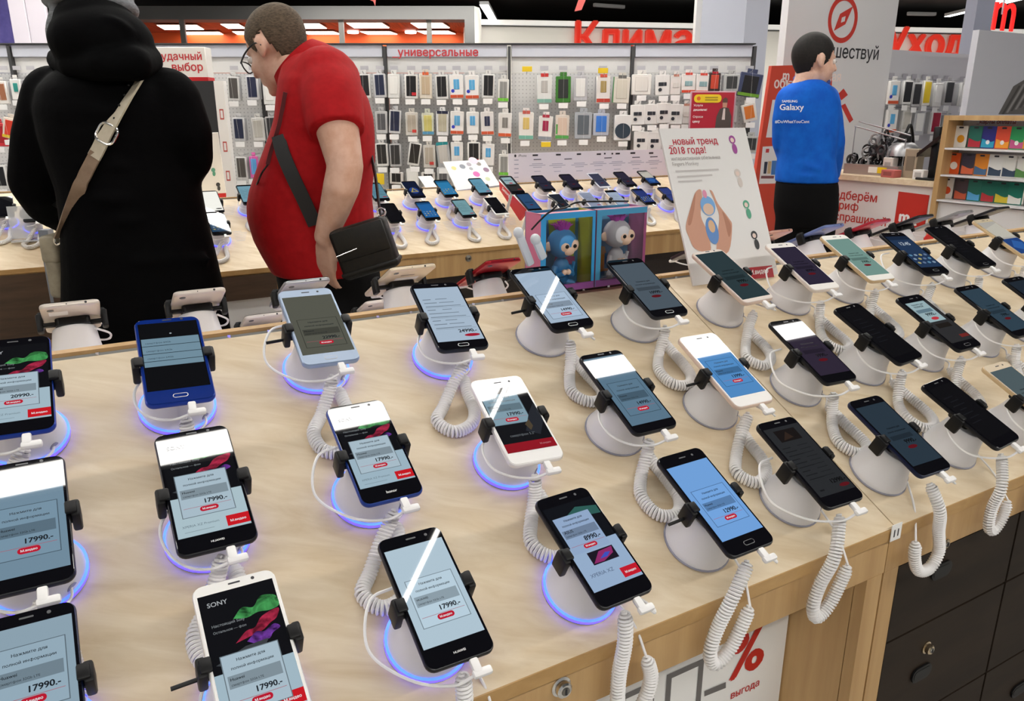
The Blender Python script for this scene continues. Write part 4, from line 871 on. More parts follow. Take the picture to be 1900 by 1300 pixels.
# ------------------------------------------------------------------ boxed toys with security tags
def toybox(u0, u1, label, figc, bgc, sidec, front2, up=0, second=False):
    p0, dp = 1.083, .050; z0 = ZR+.0065; z1 = 1.262; W = u1-u0; Hh = z1-z0
    M_ = fr(tp(u0, p0, z0), E1, ZU, -E2)          # local: x right, y up, z towards the aisle
    t = thing('toy_box', label, 'boxed toy', M_, 'boxed toy monkeys')
    cb = MB(); w2 = .010
    m1 = mat(sidec, .35); m2 = mat(front2, .35); mb_ = mat(bgc, .4)
    cb.add(box(W-.001, Hh, .002, (W/2, Hh/2, -dp+.001)), mb_)                                     # printed back card
    cb.add(box(.002, Hh, dp, (.0015, Hh/2, -dp/2)), m1).add(box(.002, Hh, dp, (W-.0015, Hh/2, -dp/2)), mat('b4b838' if not second else 'b86a98', .35))
    cb.add(box(W-.001, .002, dp*.35, (W/2, Hh-.001, -dp*.175)), m1).add(box(W-.001, .002, dp, (W/2, .001, -dp/2)), mat('a03070', .4))
    cb.add(box(w2, Hh, .0015, (w2/2+.0006, Hh/2, 0)), m2).add(box(W-.002, .010, .0015, (W/2, Hh-.005, .0002)), m2).add(box(W-.002, .012, .0015, (W/2, .006, .0002)), mat('8c4a90', .4))
    cb.add(box(w2*.6, Hh, .0015, (W-w2*.3-.0006, Hh/2, 0)), m1 if second else m2)
    obj('carton', cb, t)
    art = MB(); z = -dp+.0025
    if not second:
        art.add(flat([(W*.45, Hh*.45), (W*.9, Hh*.35), (W*.92, Hh*.92), (W*.4, Hh*.94)], z), mat('a8b820', .4), None, False).add(flat([(W*.12, Hh*.3), (W*.4, Hh*.4), (W*.36, Hh*.92), (W*.12, Hh*.9)], z), mat('c8902a', .4), None, False).add(flat([(W*.5, .02), (W*.92, .02), (W*.92, Hh*.36), (W*.55, Hh*.42)], z+.0001), mat('a03a80', .4), None, False)
    else:
        art.add(flat([(W*.1, .015), (W*.6, .015), (W*.5, Hh*.45), (W*.1, Hh*.52)], z), mat('c98a2c', .4), None, False).add(flat([(W*.5, .02), (W*.9, .02), (W*.9, Hh*.4), (W*.5, Hh*.36)], z+.0001), mat('3f88bc', .4), None, False)
    obj('printed_art', art, t)
    # a plain toy monkey: round head, pale face, ears, tuft, seated body with arms
    fm, skin = mat(figc, .5), mat('e0bfa6', .5); zc = -.016; s = W/.112
    hx, hy = (W*.48, Hh*.60) if not second else (W*.52, Hh*.66)
    bd = MB().add(ell((hx+.002, hy-.050*s, zc-.004), .017*s, .026*s, .014*s), fm)
    for sd in (-1, 1):
        bd.add(tube([(hx+sd*.014*s, hy-.040*s, zc), (hx+sd*.018*s, hy-.054*s, zc+.006), (hx+sd*.004*s, hy-.050*s, zc+.014)], .0052*s, 8, 4), fm).add(ell((hx+sd*.004*s, hy-.048*s, zc+.015), .0052*s), skin)
        bd.add(tube([(hx+sd*.010*s, hy-.068*s, zc), (hx+sd*.020*s, hy-.074*s, zc+.008), (hx+sd*.013*s, hy-.088*s, zc+.006)], .006*s, 8, 4), fm)
    bd.add(tube([(hx+.012, hy-.066*s, zc-.006), (hx+.026*s, hy-.058*s, zc-.008), (hx+.032*s, hy-.036*s, zc-.008)], .0032*s, 8, 5), fm)
    fig = obj('toy_figure', bd, t)
    hd = MB().add(ell((hx, hy, zc), .0275*s, .0255*s, .022*s, None, 24, 16), fm)
    obj('head', hd, fig)
    fc = MB(); dx = .004 if not second else .008
    fc.add(ell((hx+dx-.008*s, hy-.003*s, zc+.0135*s), .012*s, .0115*s, .0095*s), skin).add(ell((hx+dx+.008*s, hy-.003*s, zc+.0135*s), .012*s, .0115*s, .0095*s), skin).add(ell((hx+dx, hy-.011*s, zc+.0145*s), .011*s, .009*s, .010*s), skin)
    for sd in (-1, 1): fc.add(ell((hx+sd*.027*s, hy-.004*s, zc), .0085*s, .0085*s, .004*s), skin)
    obj('face', fc, fig)
    ey = MB()
    for sd in (-1, 1): ey.add(ell((hx+dx+sd*.008*s, hy-.003*s, zc+.0222*s), .0040*s, .0036*s, .0022*s, None, 12, 8), M_BLACK)
    obj('eyes', ey, fig)
    tf = MB(); random.seed(5)
    for i in range(46):
        a_ = random.uniform(-1, 1); b_ = random.uniform(-1, 1); tf.add(tube([(hx+a_*.007*s, hy+.022*s, zc+b_*.006*s), (hx+a_*.012*s, hy+.030*s, zc+b_*.009*s), (hx+a_*.017*s, hy+(.040-.008*abs(a_))*s, zc+b_*.012*s)], [.0022*s, .0007*s], 5), mat('c238b8', .6))
    obj('hair_tuft', tf, fig)
    obj('clear_window', MB().add(box(W-w2*1.8, Hh-.022, .0004, (W/2+w2*.2, Hh/2, .0012)), M_FILM), t)
    return t
M_FILM = bpy.data.materials.new('clear_film'); M_FILM.use_nodes = True
nt_ = M_FILM.node_tree; nt_.nodes.remove(nt_.nodes['Principled BSDF']); tr_ = nt_.nodes.new('ShaderNodeBsdfTransparent'); gl_ = nt_.nodes.new('ShaderNodeBsdfGlossy'); mx_ = nt_.nodes.new('ShaderNodeMixShader'); fs_ = nt_.nodes.new('ShaderNodeFresnel')
gl_.inputs['Roughness'].default_value = .08; fs_.inputs[0].default_value = 1.4; tr_.inputs[0].default_value = (.97, .97, .97, 1)
nt_.links.new(fs_.outputs[0], mx_.inputs[0]); nt_.links.new(tr_.outputs[0], mx_.inputs[1]); nt_.links.new(gl_.outputs[0], mx_.inputs[2]); nt_.links.new(mx_.outputs[0], nt_.nodes['Material Output'].inputs[0])
toybox(.679, .790, 'boxed blue toy monkey with purple tuft, left of two boxes on the near table', '3f92d0', '3a7fae', 'd87a98', '3aa0dc')
toybox(.792, .902, 'boxed white toy monkey with purple tuft, right of two boxes on the near table', 'd2d0d4', '4f94bc', '9a4a78', '4a9ac4', 0, True)
# white security tags on a black cord at the left box side
zt5 = 1.262
for i, (x0, y0, x1, y1) in enumerate(((962, 432, 985, 492), (985, 442, 1000, 478))):
    a_ = atP(x0, y0, 1.055); b_ = atP(x1, y1, 1.055); d_ = (b_-a_).normalized()
    t = thing('security_tag', ['longer white security tag hanging at the left side of the pink toy box', 'shorter white security tag hanging in front of the blue toy box edge'][i], 'security tag', (a_+b_)/2, 'security tags on the toy boxes')
    L = (b_-a_).length; Mx = fr((a_+b_)/2-E2*(.0 if i == 0 else .014), d_, E2.cross(d_), None)
    obj('tag_body', MB().add(bbox(L, .014, .010, .004, 2), mat('d5d9de', .35)), t, M=root_m(t).inverted() @ Mx)
    obj('tag_head', MB().add(ell((0, 0, 0), .0095, .0085, .008), mat('d5d9de', .35), fr(a_-E2*(.0 if i == 0 else .014), d_, E2.cross(d_), None)), t, True)
cp = [atP(x, y, 1.058) for x, y in ((986, 426), (1003, 408), (1022, 392))]+[tp(.74, 1.10, 1.2680), tp(.77, 1.11, 1.274), tp(.83, 1.115, 1.272), tp(.88, 1.11, 1.27)]
single('tether', MB().add(tube(cp, .0016, 6, 8), M_BLACK).add(tube([cp[2], cp[2]+V((.01, .0, .012)), cp[3]+V((-.03, 0, .018)), cp[3]], .0014, 6, 6), M_BLACK), 'thin black security cord looped over the top of the toy boxes', 'cord')
# ------------------------------------------------------------------ accessory wall
YW = 5.6
def pegboard():
    m = noisy('white_pegboard', 'cfcfce', 'd6d5d4', rough=.5); nt = m.node_tree; b = nt.nodes['Principled BSDF']; cr = b.inputs['Base Color'].links[0].from_node
    tc = [n for n in nt.nodes if n.type == 'TEX_COORD'][0]; vo = nt.nodes.new('ShaderNodeTexVoronoi'); mp = nt.nodes.new('ShaderNodeMapping'); mp.inputs['Scale'].default_value = (40, 0, 40); vo.inputs['Randomness'].default_value = 0; vo.inputs['Scale'].default_value = 1
    mt = nt.nodes.new('ShaderNodeMath'); mt.operation = 'LESS_THAN'; mt.inputs[1].default_value = .16; mx = nt.nodes.new('ShaderNodeMixRGB'); mx.inputs[2].default_value = (.40, .40, .40, 1)
    L = nt.links.new; L(tc.outputs['Object'], mp.inputs[0]); L(mp.outputs[0], vo.inputs[0]); L(vo.outputs['Distance'], mt.inputs[0]); L(mt.outputs[0], mx.inputs[0]); L(cr.outputs[0], mx.inputs[1]); L(mx.outputs[0], b.inputs['Base Color'])
    return m
M_PEG = pegboard(); M_HEAD = mat('c9ccd8', .4); M_POST = mat((.05, .05, .052), .5); M_WIRE = mat('a9a9ac', .3, .7); M_TICK = mat('ecebea', .5); M_YEL = mat('e3c21e', .45)
XS = [-200, 28, 257, 486, 716, 945, 1172, 1395]
def wx(x, y=150): return atY(x, y, YW).x
ztop = atY(950, 83, YW).z; zh = atY(950, 106, YW).z
HEADT = {4: '_универсальные'}
PANELS = []
for i in range(len(XS)-1):
    xa, xb = wx(XS[i]), wx(XS[i+1]); nm = ['far left', 'left', 'behind the black coat', 'behind the man in red', 'below the red header text', 'left of the red promo sign', 'with the red promo sign'][i]
    t = thing('accessory_wall_panel', f'white pegboard accessory wall panel {nm}', 'shelf panel', Matrix.Translation(V(((xa+xb)/2, YW, 0))), 'accessory wall panels')
    W = xb-xa
    obj('pegboard', MB().add(box(W-.03, .03, zh-.152, (0, .03, .05+(zh-.152)/2)), M_PEG), t)
    obj('top_panel', MB().add(box(W-.028, .03, .098, (0, .03, zh-.05)), mat('dcdbd9', .5)), t)
    obj('header', MB().add(bbox(W-.028, .05, ztop-zh, .004, 1, (0, .02, (ztop+zh)/2)), M_HEAD), t)
    obj('upright', MB().add(box(.020, .06, ztop-.01, (W/2, .012, (ztop-.01)/2)), M_POST), t)
    obj('cap_rail', MB().add(box(W, .07, .008, (0, .012, ztop+.005)), M_POST), t)
    obj('base_shelf', MB().add(box(W-.03, .30, .10, (0, -.12, .05)), M_WHITE), t)
    if i in HEADT:
        a_ = atY(728, 104, YW-.008); b_ = atY(888, 104, YW-.008)
        obj('lettering', MB().add(tw(HEADT[i], b_.x-a_.x, 'l', .02), mat('c23038', .5), fr(a_-V((0, .001, 0)), (1, 0, 0), ZU), False), t, True)
    PANELS.append(t)
def panel_of(x):
    for i in range(len(XS)-1):
        if x < XS[i+1]: return i
    return len(XS)-2
CLR = {}
KD = {  # look: card colour, inner panel colour, bottom band, top tab, words, size in pixels
 'cblack': ('d9d8d6', '1a1b1e', None, None, 'white framed pack with a black phone case', 23, 42), 'cnavy': ('c9c9cb', '222a44', None, None, 'pack with a navy phone case', 22, 42), 'cgrey': ('cfcecc', '4e4b48', None, None, 'pack with a grey brown phone case', 21, 42),
 'cclear': ('cfcdc9', 'b7b4ac', None, None, 'pack with a clear beige phone case', 23, 42), 'csmoke': ('bcbcbc', '55565a', None, None, 'pack with a smoky clear case', 22, 40), 'cbred': ('e2e0dc', '111215', 'c0202a', None, 'white pack with black case and red corner', 24, 42),
 'cclred': ('cdc9c2', 'b0a697', 'c43a34', None, 'clear case pack with a red corner', 23, 42), 'beige': ('d8cfc0', 'bda98e', None, 'e0683a', 'beige pack with an orange tab', 23, 44), 'wbox': ('dfdedb', 'e8e7e4', None, None, 'plain white boxed case', 22, 42),
 'film': ('e6e3e0', '5aa6d4', 'c8502a', None, 'white film pack with blue picture and orange foot', 25, 42), 'filmb': ('e6e3e0', '58a8dc', None, None, 'white film pack with a small blue picture', 23, 40), 'filmn': ('e0dcda', '2e3350', 'c8502a', None, 'white film pack with dark picture and orange foot', 24, 42),
 'wgreen': ('dcdad6', '8a8a88', '6fbf3a', None, 'white pack with grey case and green stripe', 20, 40), 'grad': ('cfd2c0', 'c9c070', '4f8fb4', None, 'pack with a yellow to blue case', 22, 40), 'navtop': ('dcdcdc', 'b8b29c', None, '1c2340', 'white pack with a navy top', 23, 44),
 'worange': ('dedbd8', '7f7c78', 'd0582e', None, 'white pack with grey device and orange foot', 25, 44), 'teal': ('aeb0b2', 'c4c0ba', None, '1e8f96', 'grey pack with a teal top', 25, 46), 'wred': ('d9dad8', 'b5b2ae', '7fae9e', 'c8302e', 'white pack with red top and green foot', 28, 50),
 'green': ('3c7a2c', '2b2f2c', None, None, 'dark pack with bright green edges', 28, 46), 'wcase': ('b8b8bc', 'e2e1df', None, None, 'grey pack with a white phone case', 26, 44), 'wgold': ('e4e0dc', 'a8925a', 'b8402e', 'd86048', 'white pack with a gold cable and red foot', 26, 48),
 'bgreen': ('d8d3c8', 'cfcabc', None, '6a6a66', 'beige box with a green spine', 30, 46), 'wgol2': ('e2ddd8', 'd0b468', '6fae9c', 'c05a50', 'white pack with a yellow cable and green foot', 28, 50), 'wcrim': ('e4dfdc', 'a01c48', '8a9098', 'b83048', 'white pack with a crimson device', 26, 44),
 'wgsid': ('d8cec4', 'd6bfae', '4f9f4a', None, 'beige pack with green side', 26, 44), 'clear': ('a8acb2', '5c646c', None, None, 'clear plastic pack with a grey device', 32, 48), 'bluebag': ('b4b8c4', '3a78d0', None, None, 'clear bag with a bright blue device', 30, 40),
 'headset': ('e4e3e2', '2a3a48', None, None, 'white pack with a dark round headset', 32, 46), 'wide': ('e6e3de', 'dedad4', None, None, 'wide white rounded box', 36, 36), 'wdev': ('e4e2df', '2a2d34', None, None, 'white rounded pack with small black devices', 27, 36),
 'wsmall': ('e0dcd8', 'd2cec8', None, 'c88a78', 'small white pack', 20, 34), 'worsm': ('e8e4e0', '8fb0b4', 'd0482c', 'd84a3a', 'small white pack with red tab and orange foot', 26, 34), 'bred': ('3a2e2c', 'c84830', None, 'b81c2c', 'small black pack with red and orange print', 22, 34),
 'clam': ('b6b8b6', '3a3c3c', None, None, 'clear clamshell with black cables', 30, 30), 'bag': ('3a4260', '15161a', '6a9a2a', None, 'black zip bag with a green mark', 42, 42), 'orbox': ('e0dcd6', 'd87a2e', None, None, 'orange and white box', 26, 32), 'wbrown': ('e2ded9', 'a0694c', None, None, 'white pack with a brown case', 20, 40),
 'wteal': ('e2e0dd', '2f8f86', None, None, 'white pack with a teal picture', 18, 36), 'multi': ('e4d9cc', 'd8402c', 'e0c030', None, 'pack with red, yellow and blue print', 24, 38), 'redp': ('c8303a', 'a82028', None, None, 'red pack', 22, 42), 'flatb': ('d8d4d0', '1a1a1c', None, 'c83a4a', 'low pack with black top', 26, 22),
 'yel': ('e8e4dc', 'e6c82a', None, None, 'pack with a yellow case', 20, 44), 'crim': ('e2e0de', 'a01838', None, None, 'white framed crimson phone case', 24, 40), 'cdgrey': ('b0afb0', '2c2d30', None, None, 'grey pack with charcoal case', 22, 42), 'pink': ('d860a8', '5a9fd8', None, None, 'pink pack with a blue picture', 16, 40)}
WALL = {  # row, list of (x, y, look)
 'top': [(-20, 165, 'cblack'), (6, 172, 'wbrown'), (31, 166, 'wteal'), (56, 170, 'cdgrey'), (434, 165, 'cgrey'), (469, 163, 'cnavy'), (500, 172, 'wbox'), (526, 170, 'wbox'), (676, 160, 'cblack'), (705, 159, 'cnavy'), (731, 160, 'wbox'), (763, 161, 'cbred'), (790, 160, 'beige'), (820, 162, 'cblack'), (847, 161, 'film'), (876, 162, 'film'), (906, 160, 'cblack'), (934, 168, 'wgreen'),
         (1010, 166, 'wred'), (1045, 166, 'green'), (1077, 164, 'wcase'), (1119, 166, 'wgold'), (1153, 167, 'bgreen'), (1190, 157, 'wide'), (1229, 158, 'wdev'), (1253, 158, 'wsmall'), (1277, 155, 'worsm'), (1304, 156, 'worsm'), (1325, 153, 'bred'), (1357, 154, 'clam'), (1391, 158, 'bag')],
 'second': [(2, 250, 'redp'), (19, 238, 'multi'), (444, 240, 'cnavy'), (480, 240, 'cclear'), (505, 238, 'cdgrey'), (680, 226, 'cclear'), (708, 227, 'csmoke'), (733, 226, 'cnavy'), (764, 230, 'cclred'), (794, 230, 'grad'), (821, 229, 'navtop'), (848, 228, 'film'), (877, 228, 'filmb'), (904, 229, 'filmn'), (937, 232, 'worange'), (976, 234, 'wgol2'), (1012, 238, 'wcrim'), (1043, 236, 'wgsid'), (1082, 233, 'clear'), (1115, 231, 'bluebag'), (1155, 237, 'headset'),
            (1183, 213, 'wdev'), (1208, 212, 'wdev'), (1231, 210, 'wdev'), (1253, 212, 'wdev'), (1273, 212, 'wsmall'), (1352, 212, 'clam'), (1390, 209, 'orbox')],
 'third': [(4, 328, 'cblack'), (449, 312, 'cgrey'), (472, 310, 'pink'), (684, 288, 'wbox'), (709, 287, 'cblack'), (734, 288, 'cdgrey'), (769, 286, 'cblack'), (797, 290, 'cclred'), (823, 287, 'teal'), (848, 284, 'filmb'), (879, 285, 'cbred'), (906, 287, 'filmb'), (935, 306, 'wgreen'), (1189, 262, 'wdev'), (1214, 263, 'wdev'), (1392, 268, 'clam')],
 'bottom': [(8, 385, 'cdgrey'), (736, 330, 'flatb'), (766, 333, 'wbox'), (795, 330, 'flatb'), (822, 330, 'csmoke')]}
TILT = {(769, 286): 10, (823, 287): -6, (1391, 158): 8, (733, 226): 4, (1012, 238): 3, (1390, 209): -14, (19, 238): 14, (820, 229): -6}
PSEC = ['far left wall', 'far left wall', 'left of red shirt', 'by red shirt', 'under red header', 'left of promo sign', 'around promo sign']
_pm = {}
def pack(M, kd, label, group, k, deep=.0):
    cc, ic, bc, tc, wd_, pw, ph = KD[kd]; w, h = pw*k, ph*k; d = .022
    t = thing('accessory_pack', label, 'accessory pack', M, group)
    key = (kd, round(k, 5))
    if key not in _pm:
        c = MB().add(bbox(w, d, h, .004, 1, (0, 0, 0)), mat(cc, .3)).add(bbox(w*.45, .004, .030, .001, 1, (0, 0, h/2+.012)), mat(cc, .3))
        c.add(bbox(w*.95, .045, h*.96, .003, 1, (0, d/2+.024, 0)), mat('b4b4b6', .35))
        if kd == 'bgreen': c.add(box(.004, d-.002, h*.98, (-w/2-.0015, 0, 0)), mat('3c8a4a', .4))
        if kd == 'wgsid': c.add(box(w*.3, .002, h*.4, (-w*.3, -d/2-.0005, -h*.08)), mat('4f9f4a', .4))
        ins = MB(); y = -d/2
        iw, ih, iz = (w*.66, h*.72, h*.03)
        if kd in ('film', 'filmb', 'filmn', 'worange', 'wteal', 'wgold', 'wgol2', 'wcrim', 'wred'): iw, ih, iz = w*.42, h*.42, h*.10
        if kd in ('wdev', 'wsmall', 'worsm'): iw, ih, iz = w*.55, h*.26, h*.0
        if kd in ('cblack', 'cnavy', 'cgrey', 'cdgrey', 'cbred', 'crim', 'yel'): iw, ih = w*.74, h*.84
        if kd == 'headset': ins.add(prism(ngon(0, -h*.12, w*.46, h*.30, 20), 0, .006), mat(ic, .4), fr(V((0, y, 0)), (1, 0, 0), (0, 0, 1)))
        elif kd == 'wdev': ins.add(bbox(iw, .008, ih*.7, .002, 1, (0, y, h*.05)), mat(ic, .35)).add(prism(ngon(-w*.16, -h*.22, w*.12, w*.12, 12), 0, .005), mat(ic, .35), fr(V((0, y, 0)), (1, 0, 0), (0, 0, 1)))
        else: ins.add(bbox(iw, .007, ih, .002, 1, (0, y, iz)), mat(ic, .3))
        bnd = MB()
        if bc: bnd.add(box(w*.96, .003, h*.13, (0, y-.001, -h*.40)) if kd not in ('cbred', 'cclred') else box(w*.34, .003, h*.13, (w*.2, y-.0042, -h*.30)), mat(bc, .4))
        if tc: bnd.add(box(w*.9 if kd in ('navtop', 'teal') else w*.5, .004, h*.12, (0, y+.0005, h*.5 if kd not in ('navtop', 'teal') else h*.45)), mat(tc, .4))
        if kd == 'film': bnd.add(prism(ngon(-w*.28, -h*.17, w*.13, w*.13, 10), 0, .0015), mat('2838b8', .4), fr(V((0, y, 0)), (1, 0, 0), (0, 0, 1)))
        _pm[key] = (mesh('package', c), mesh('product_window', ins), mesh('printed_band', bnd) if bnd.v else None)
    for nm, me in zip(('package', 'product_window', 'printed_band'), _pm[key]):
        if me: obj(nm, me, t)
    return t
kpx = 1/ppm(atY(950, 180, YW-.12)); hooks = {}
cnt_lab = {}
for row, items in WALL.items():
    per = {}
    for x, y, kd in sorted(items):
        p = panel_of(x); n = per.setdefault(p, 0); per[p] += 1
        rw = {'top': 'top row', 'second': 'second row', 'third': 'third row', 'bottom': 'lowest row'}[row]
        lab = f'{KD[kd][4]}, {ORD[n]} in {rw}, {PSEC[p]}'
        if len(lab.split()) > 16: lab = f'{KD[kd][4]}, {ORD[n]} of {rw}, {PSEC[p]}'.replace(' with a ', ' with ').replace(' of lowest row', ' in lowest row')
        P = atY(x, y, YW-.12); Rm = Matrix.Rotation(R(TILT.get((x, y), random.uniform(-2, 2))), 4, 'Y') @ Matrix.Rotation(R(random.uniform(-7, 7)), 4, 'Z')
        pack(Matrix.Translation(P) @ Rm, kd, lab, f'accessory packs in the {rw} of the wall', kpx)
        hooks.setdefault(p, []).append((x, y, KD[kd][6], row))
for p, hs in hooks.items():
    t = PANELS[p]
    for x, y, ph, row in hs:
        A_ = atY(x, y-ph/2-3, YW-.12); yy = {'top': 126, 'second': None, 'third': None, 'bottom': None}[row]
        hk = obj('hook', MB().add(tube([V((A_.x, YW+.01, A_.z+.004)), V((A_.x, YW-.17, A_.z)), V((A_.x, YW-.185, A_.z+.012))], .0022, 5), M_WIRE), t, True)
        if yy: obj('upper_tag', MB().add(box(.055, .002, .026, atY(x, yy, YW-.02)), mat('b9b7bc', .5)), hk, True)
        yel = (x, y) in ((1119, 166),)
        B_ = atY(x+random.uniform(-2, 2), y+ph/2+7, YW-.19)
        obj('price_tag', MB().add(bbox(.062, .003, .034, .001, 1, (B_.x, YW-.195, B_.z)), M_TICK).add(tube([V((A_.x, YW-.19, A_.z)), V((B_.x, YW-.193, B_.z))], .0005, 3), M_WHITE), hk, True)
for i, (x, y, n) in enumerate(((978, 128, 'on the empty peg'), (1119, 131, 'above the gold cable pack'), (1013, 268, 'below the crimson pack'), (704, 332, 'behind the back of the man in red'))):
    P = atY(x, y, YW-.20); s_ = (18, 9) if i < 3 else (18, 20)
    single('yellow_price_tag', MB().add(bbox(s_[0]*kpx, .003, s_[1]*kpx, .001, 1, P), M_YEL).add(tube([P+V((0, .004, 0)), P+V((0, .19, -.02))], .002, 5), M_WIRE), f'yellow price tag {n} of the accessory wall', 'price tag', 'yellow price tags')
# red promo sign on the wall
P = atY(1321, 207, YW-.26); w, h = 84/ppm(P), 72/ppm(P)
t = thing('promo_sign', 'square red promo sign with yellow badge and a man in a suit', 'sign', Matrix.Translation(P))
obj('sign_frame', MB().add(bbox(w, .012, h, .004, 1), mat('b9909c', .3)), t)
obj('sign_panel', MB().add(box(w*.93, .004, h*.93, (0, -.006, 0)), mat('a81f34', .4)), t)
fx = fr(V((0, -.009, 0)), (1, 0, 0), (0, 0, 1))
obj('badge', MB().add(rprism(w*.60, h*.20, 0, .002, h*.09), mat('e8cc28', .4), fx @ Matrix.Translation((-w*.12, h*.32, 0))), t)
fig = MB()
def sp(pts, c, z): fig.add(flat([(x*w, y*h) for x, y in pts], z), mat(c, .5), fx, False)
sp([(.08, -.46), (.43, -.46), (.43, -.12), (.36, .08), (.26, .12), (.16, .06), (.10, -.12)], '4a4440', .0006); sp([(.22, -.2), (.29, -.2), (.28, .08), (.24, .08)], 'cfc4c0', .0008); sp([(.22, .1), (.31, .1), (.32, .26), (.27, .32), (.21, .26)], 'b88a74', .0009); sp([(.21, .22), (.32, .22), (.32, .31), (.27, .35), (.21, .30)], '5a4238', .001)
obj('figure_print', fig, t)
lt = MB(); lt.add(sh(tw('Услуги', w*.2, 'l', .02), -w*.42, h*.13, .0008), M_WHITE2, fx, False).add(sh(tw('дешевле!', w*.3, 'l', .02), -w*.42, h*.02, .0008), M_WHITE2, fx, False).add(sh(tw('Спроси', w*.22, 'l', .02), -w*.42, -h*.15, .0008), M_WHITE2, fx, False).add(sh(tw('цену', w*.16, 'l', .02), -w*.42, -h*.27, .0008), M_WHITE2, fx, False)
for i in (0, 1): lt.add(rect(-w*.18, h*(.33-.06*i), w*.10, h*(.36-.06*i), .003), mat('a08a20', .5), fx, False)
lt.add(sh(flat([(q[0], q[1]) for q in ngon(0, 0, h*.05, h*.05, 14)]), -w*.32, h*.32, .003), mat('d86a28', .4), fx, False)
obj('lettering', lt, t)
# header sign "good choice" and dark end panel behind the coat
P = atY(335, 117, 4.9); w, h = 96/ppm(P), 56/ppm(P)
t = thing('header_sign', 'white box sign with two red words beside the black hood', 'sign', Matrix.Translation(P))
obj('sign_box', MB().add(bbox(w, .10, h, .004, 1, (0, .05, 0)), mat('e6e2dc', .4)), t); obj('red_base', MB().add(box(w*1.01, .105, h*.12, (0, .05, -h*.5)), M_RED), t)
fx = fr(V((0, -.001, 0)), (1, 0, 0), (0, 0, 1)); obj('lettering', MB().add(sh(tw('удачный', w*.78, 'r', .02), w*.42, h*.10, .0004), mat('c02a30', .5), fx, False).add(sh(tw('_выбор', w*.72, 'r', .02), w*.42, -h*.24, .0004), mat('c02a30', .5), fx, False), t)
xa, xb = atY(366, 250, 4.85).x, atY(407, 250, 4.85).x; z1 = atY(380, 150, 4.85).z
single('display_fin', MB().add(box(xb-xa, .04, z1-.10, ((xa+xb)/2, 4.87, (z1-.1)/2+.10)), mat((.02, .021, .024), .5)).add(box(xb-xa+.02, .20, .10, ((xa+xb)/2, 4.87, .05)), M_BLACK), 'black pegboard fin between the black coat and the red shirt', 'display panel')
xa, xb = atY(406, 250, 4.84).x, atY(424, 250, 4.84).x
t = thing('end_board', 'narrow white end board with small red marks beside the black fin', 'board', V(((xa+xb)/2, 4.87, 0)))
obj('board', MB().add(box(xb-xa, .05, z1, (0, 0, z1/2)), mat('e6e3e0', .45)), t)
mk = MB()
for y in (212, 272, 326): 
    Q = atY(416, y, 4.843); mk.add(rect(-.012, -.03, .012, .03), mat('b8483e', .5), fr(V((0.0, -.026, Q.z)), (1, 0, 0), (0, 0, 1)), False).add(rect(-.007, -.022, .007, .022, .0004), mat('e6e3e0', .45), fr(V((0.0, -.026, Q.z)), (1, 0, 0), (0, 0, 1)), False)
obj('printed_marks', mk, t)
# second toy poster, far, half hidden by the coat
q = [hit(x, y, V((0, 1, .25)), 3.98) for x, y in ((372, 368), (420, 366), (404, 246), (362, 248))]
t = thing('toy_poster', 'white poster with small coloured figures half hidden by the black coat', 'poster', q[0])
nq = (q[1]-q[0]).cross(q[3]-q[0]).normalized()
obj('poster_board', MB().add(slab(*q, -nq*.006), M_WHITE2), t, True); pr_ = MB()
for x, y, c_ in ((387, 262, 'b058a8'), (396, 318, '5fa890'), (405, 345, '3a3c40')):
    P = hit(x, y, V((0, 1, .25)), 3.98); k = 1/ppm(P); pr_.add(flat(ngon(0, 3*k, 4*k, 4*k, 12), .0012), mat(c_, .5), fr(P, (q[1]-q[0]), (q[3]-q[0]), nq), False).add(flat(ngon(1*k, -4*k, 3*k, 5*k, 12), .0013), mat(c_, .5), fr(P, (q[1]-q[0]), (q[3]-q[0]), nq), False)
P = hit(411, 362, V((0, 1, .25)), 3.98); pr_.add(flat(rrect(18/ppm(P), 8/ppm(P), .002), .0012), M_RED, fr(P, (q[1]-q[0]), (q[3]-q[0]), nq), False)
obj('print', pr_, t, True)
# boards above the wall at the far left
P = atY(10, 40, 6.6); single('purple_banner', MB().add(box(.42, .03, 2.6, (P.x-.13, 6.6, 1.3)), noisy('purple_print', '3d3578', '6a64a8', nscale=3)), 'purple banner at the upper left corner behind the accessory wall', 'banner')
for x0, x1, n in ((22, 53, 'left'), (54, 90, 'right')):
    a_, b_ = atY(x0, 40, 6.55), atY(x1, 40, 6.55); single('white_board', MB().add(bbox(b_.x-a_.x, .03, 2.6, .004, 1, ((a_.x+b_.x)/2, 6.55, 1.3)), mat('e4dde6', .5)), f'tall white board at the upper left beside the purple banner, {n} one', 'board', 'white boards at the upper left')
# glassy price holder and grey post at the left table
P = atZ(86, 470, ZF2+.1)
single('grey_post', MB().add(box(.035, .035, 1.02, (0, 0, .51)), mat('7f838c', .4), Matrix.Translation(V((P.x+.0, P.y+.02, 0)))), 'grey metal post between the two far tables left of the beige bag', 'post')
P3t = lambda x, y: hit(x, y, NRM, NRM.dot(tp(0, pf3, ZF2)))
P = P3t(48, 452); t = thing('clear_sign_holder', 'clear acrylic sign holder on the far left table', 'holder', fr(P, E1, E2))
obj('panel', MB().add(box(.09, .003, .13, (0, .02, .085)), mat('dfe3e6', .15, 0, 0, .5, .45)), t); obj('foot', MB().add(box(.10, .06, .004, (0, .01, .012)), mat('dfe3e6', .15, 0, 0, .5, .6)), t)
for (x, y), kd, n in (((12, 412), 'off', 'at the left picture edge behind the black sleeve'), ((66, 420), 'off', 'under the black sleeve on the far left table')):
    P = P3t(x, y)+NRM*.078
    far_phone(P, D(kd), 'dark phone '+n, True, 'b')

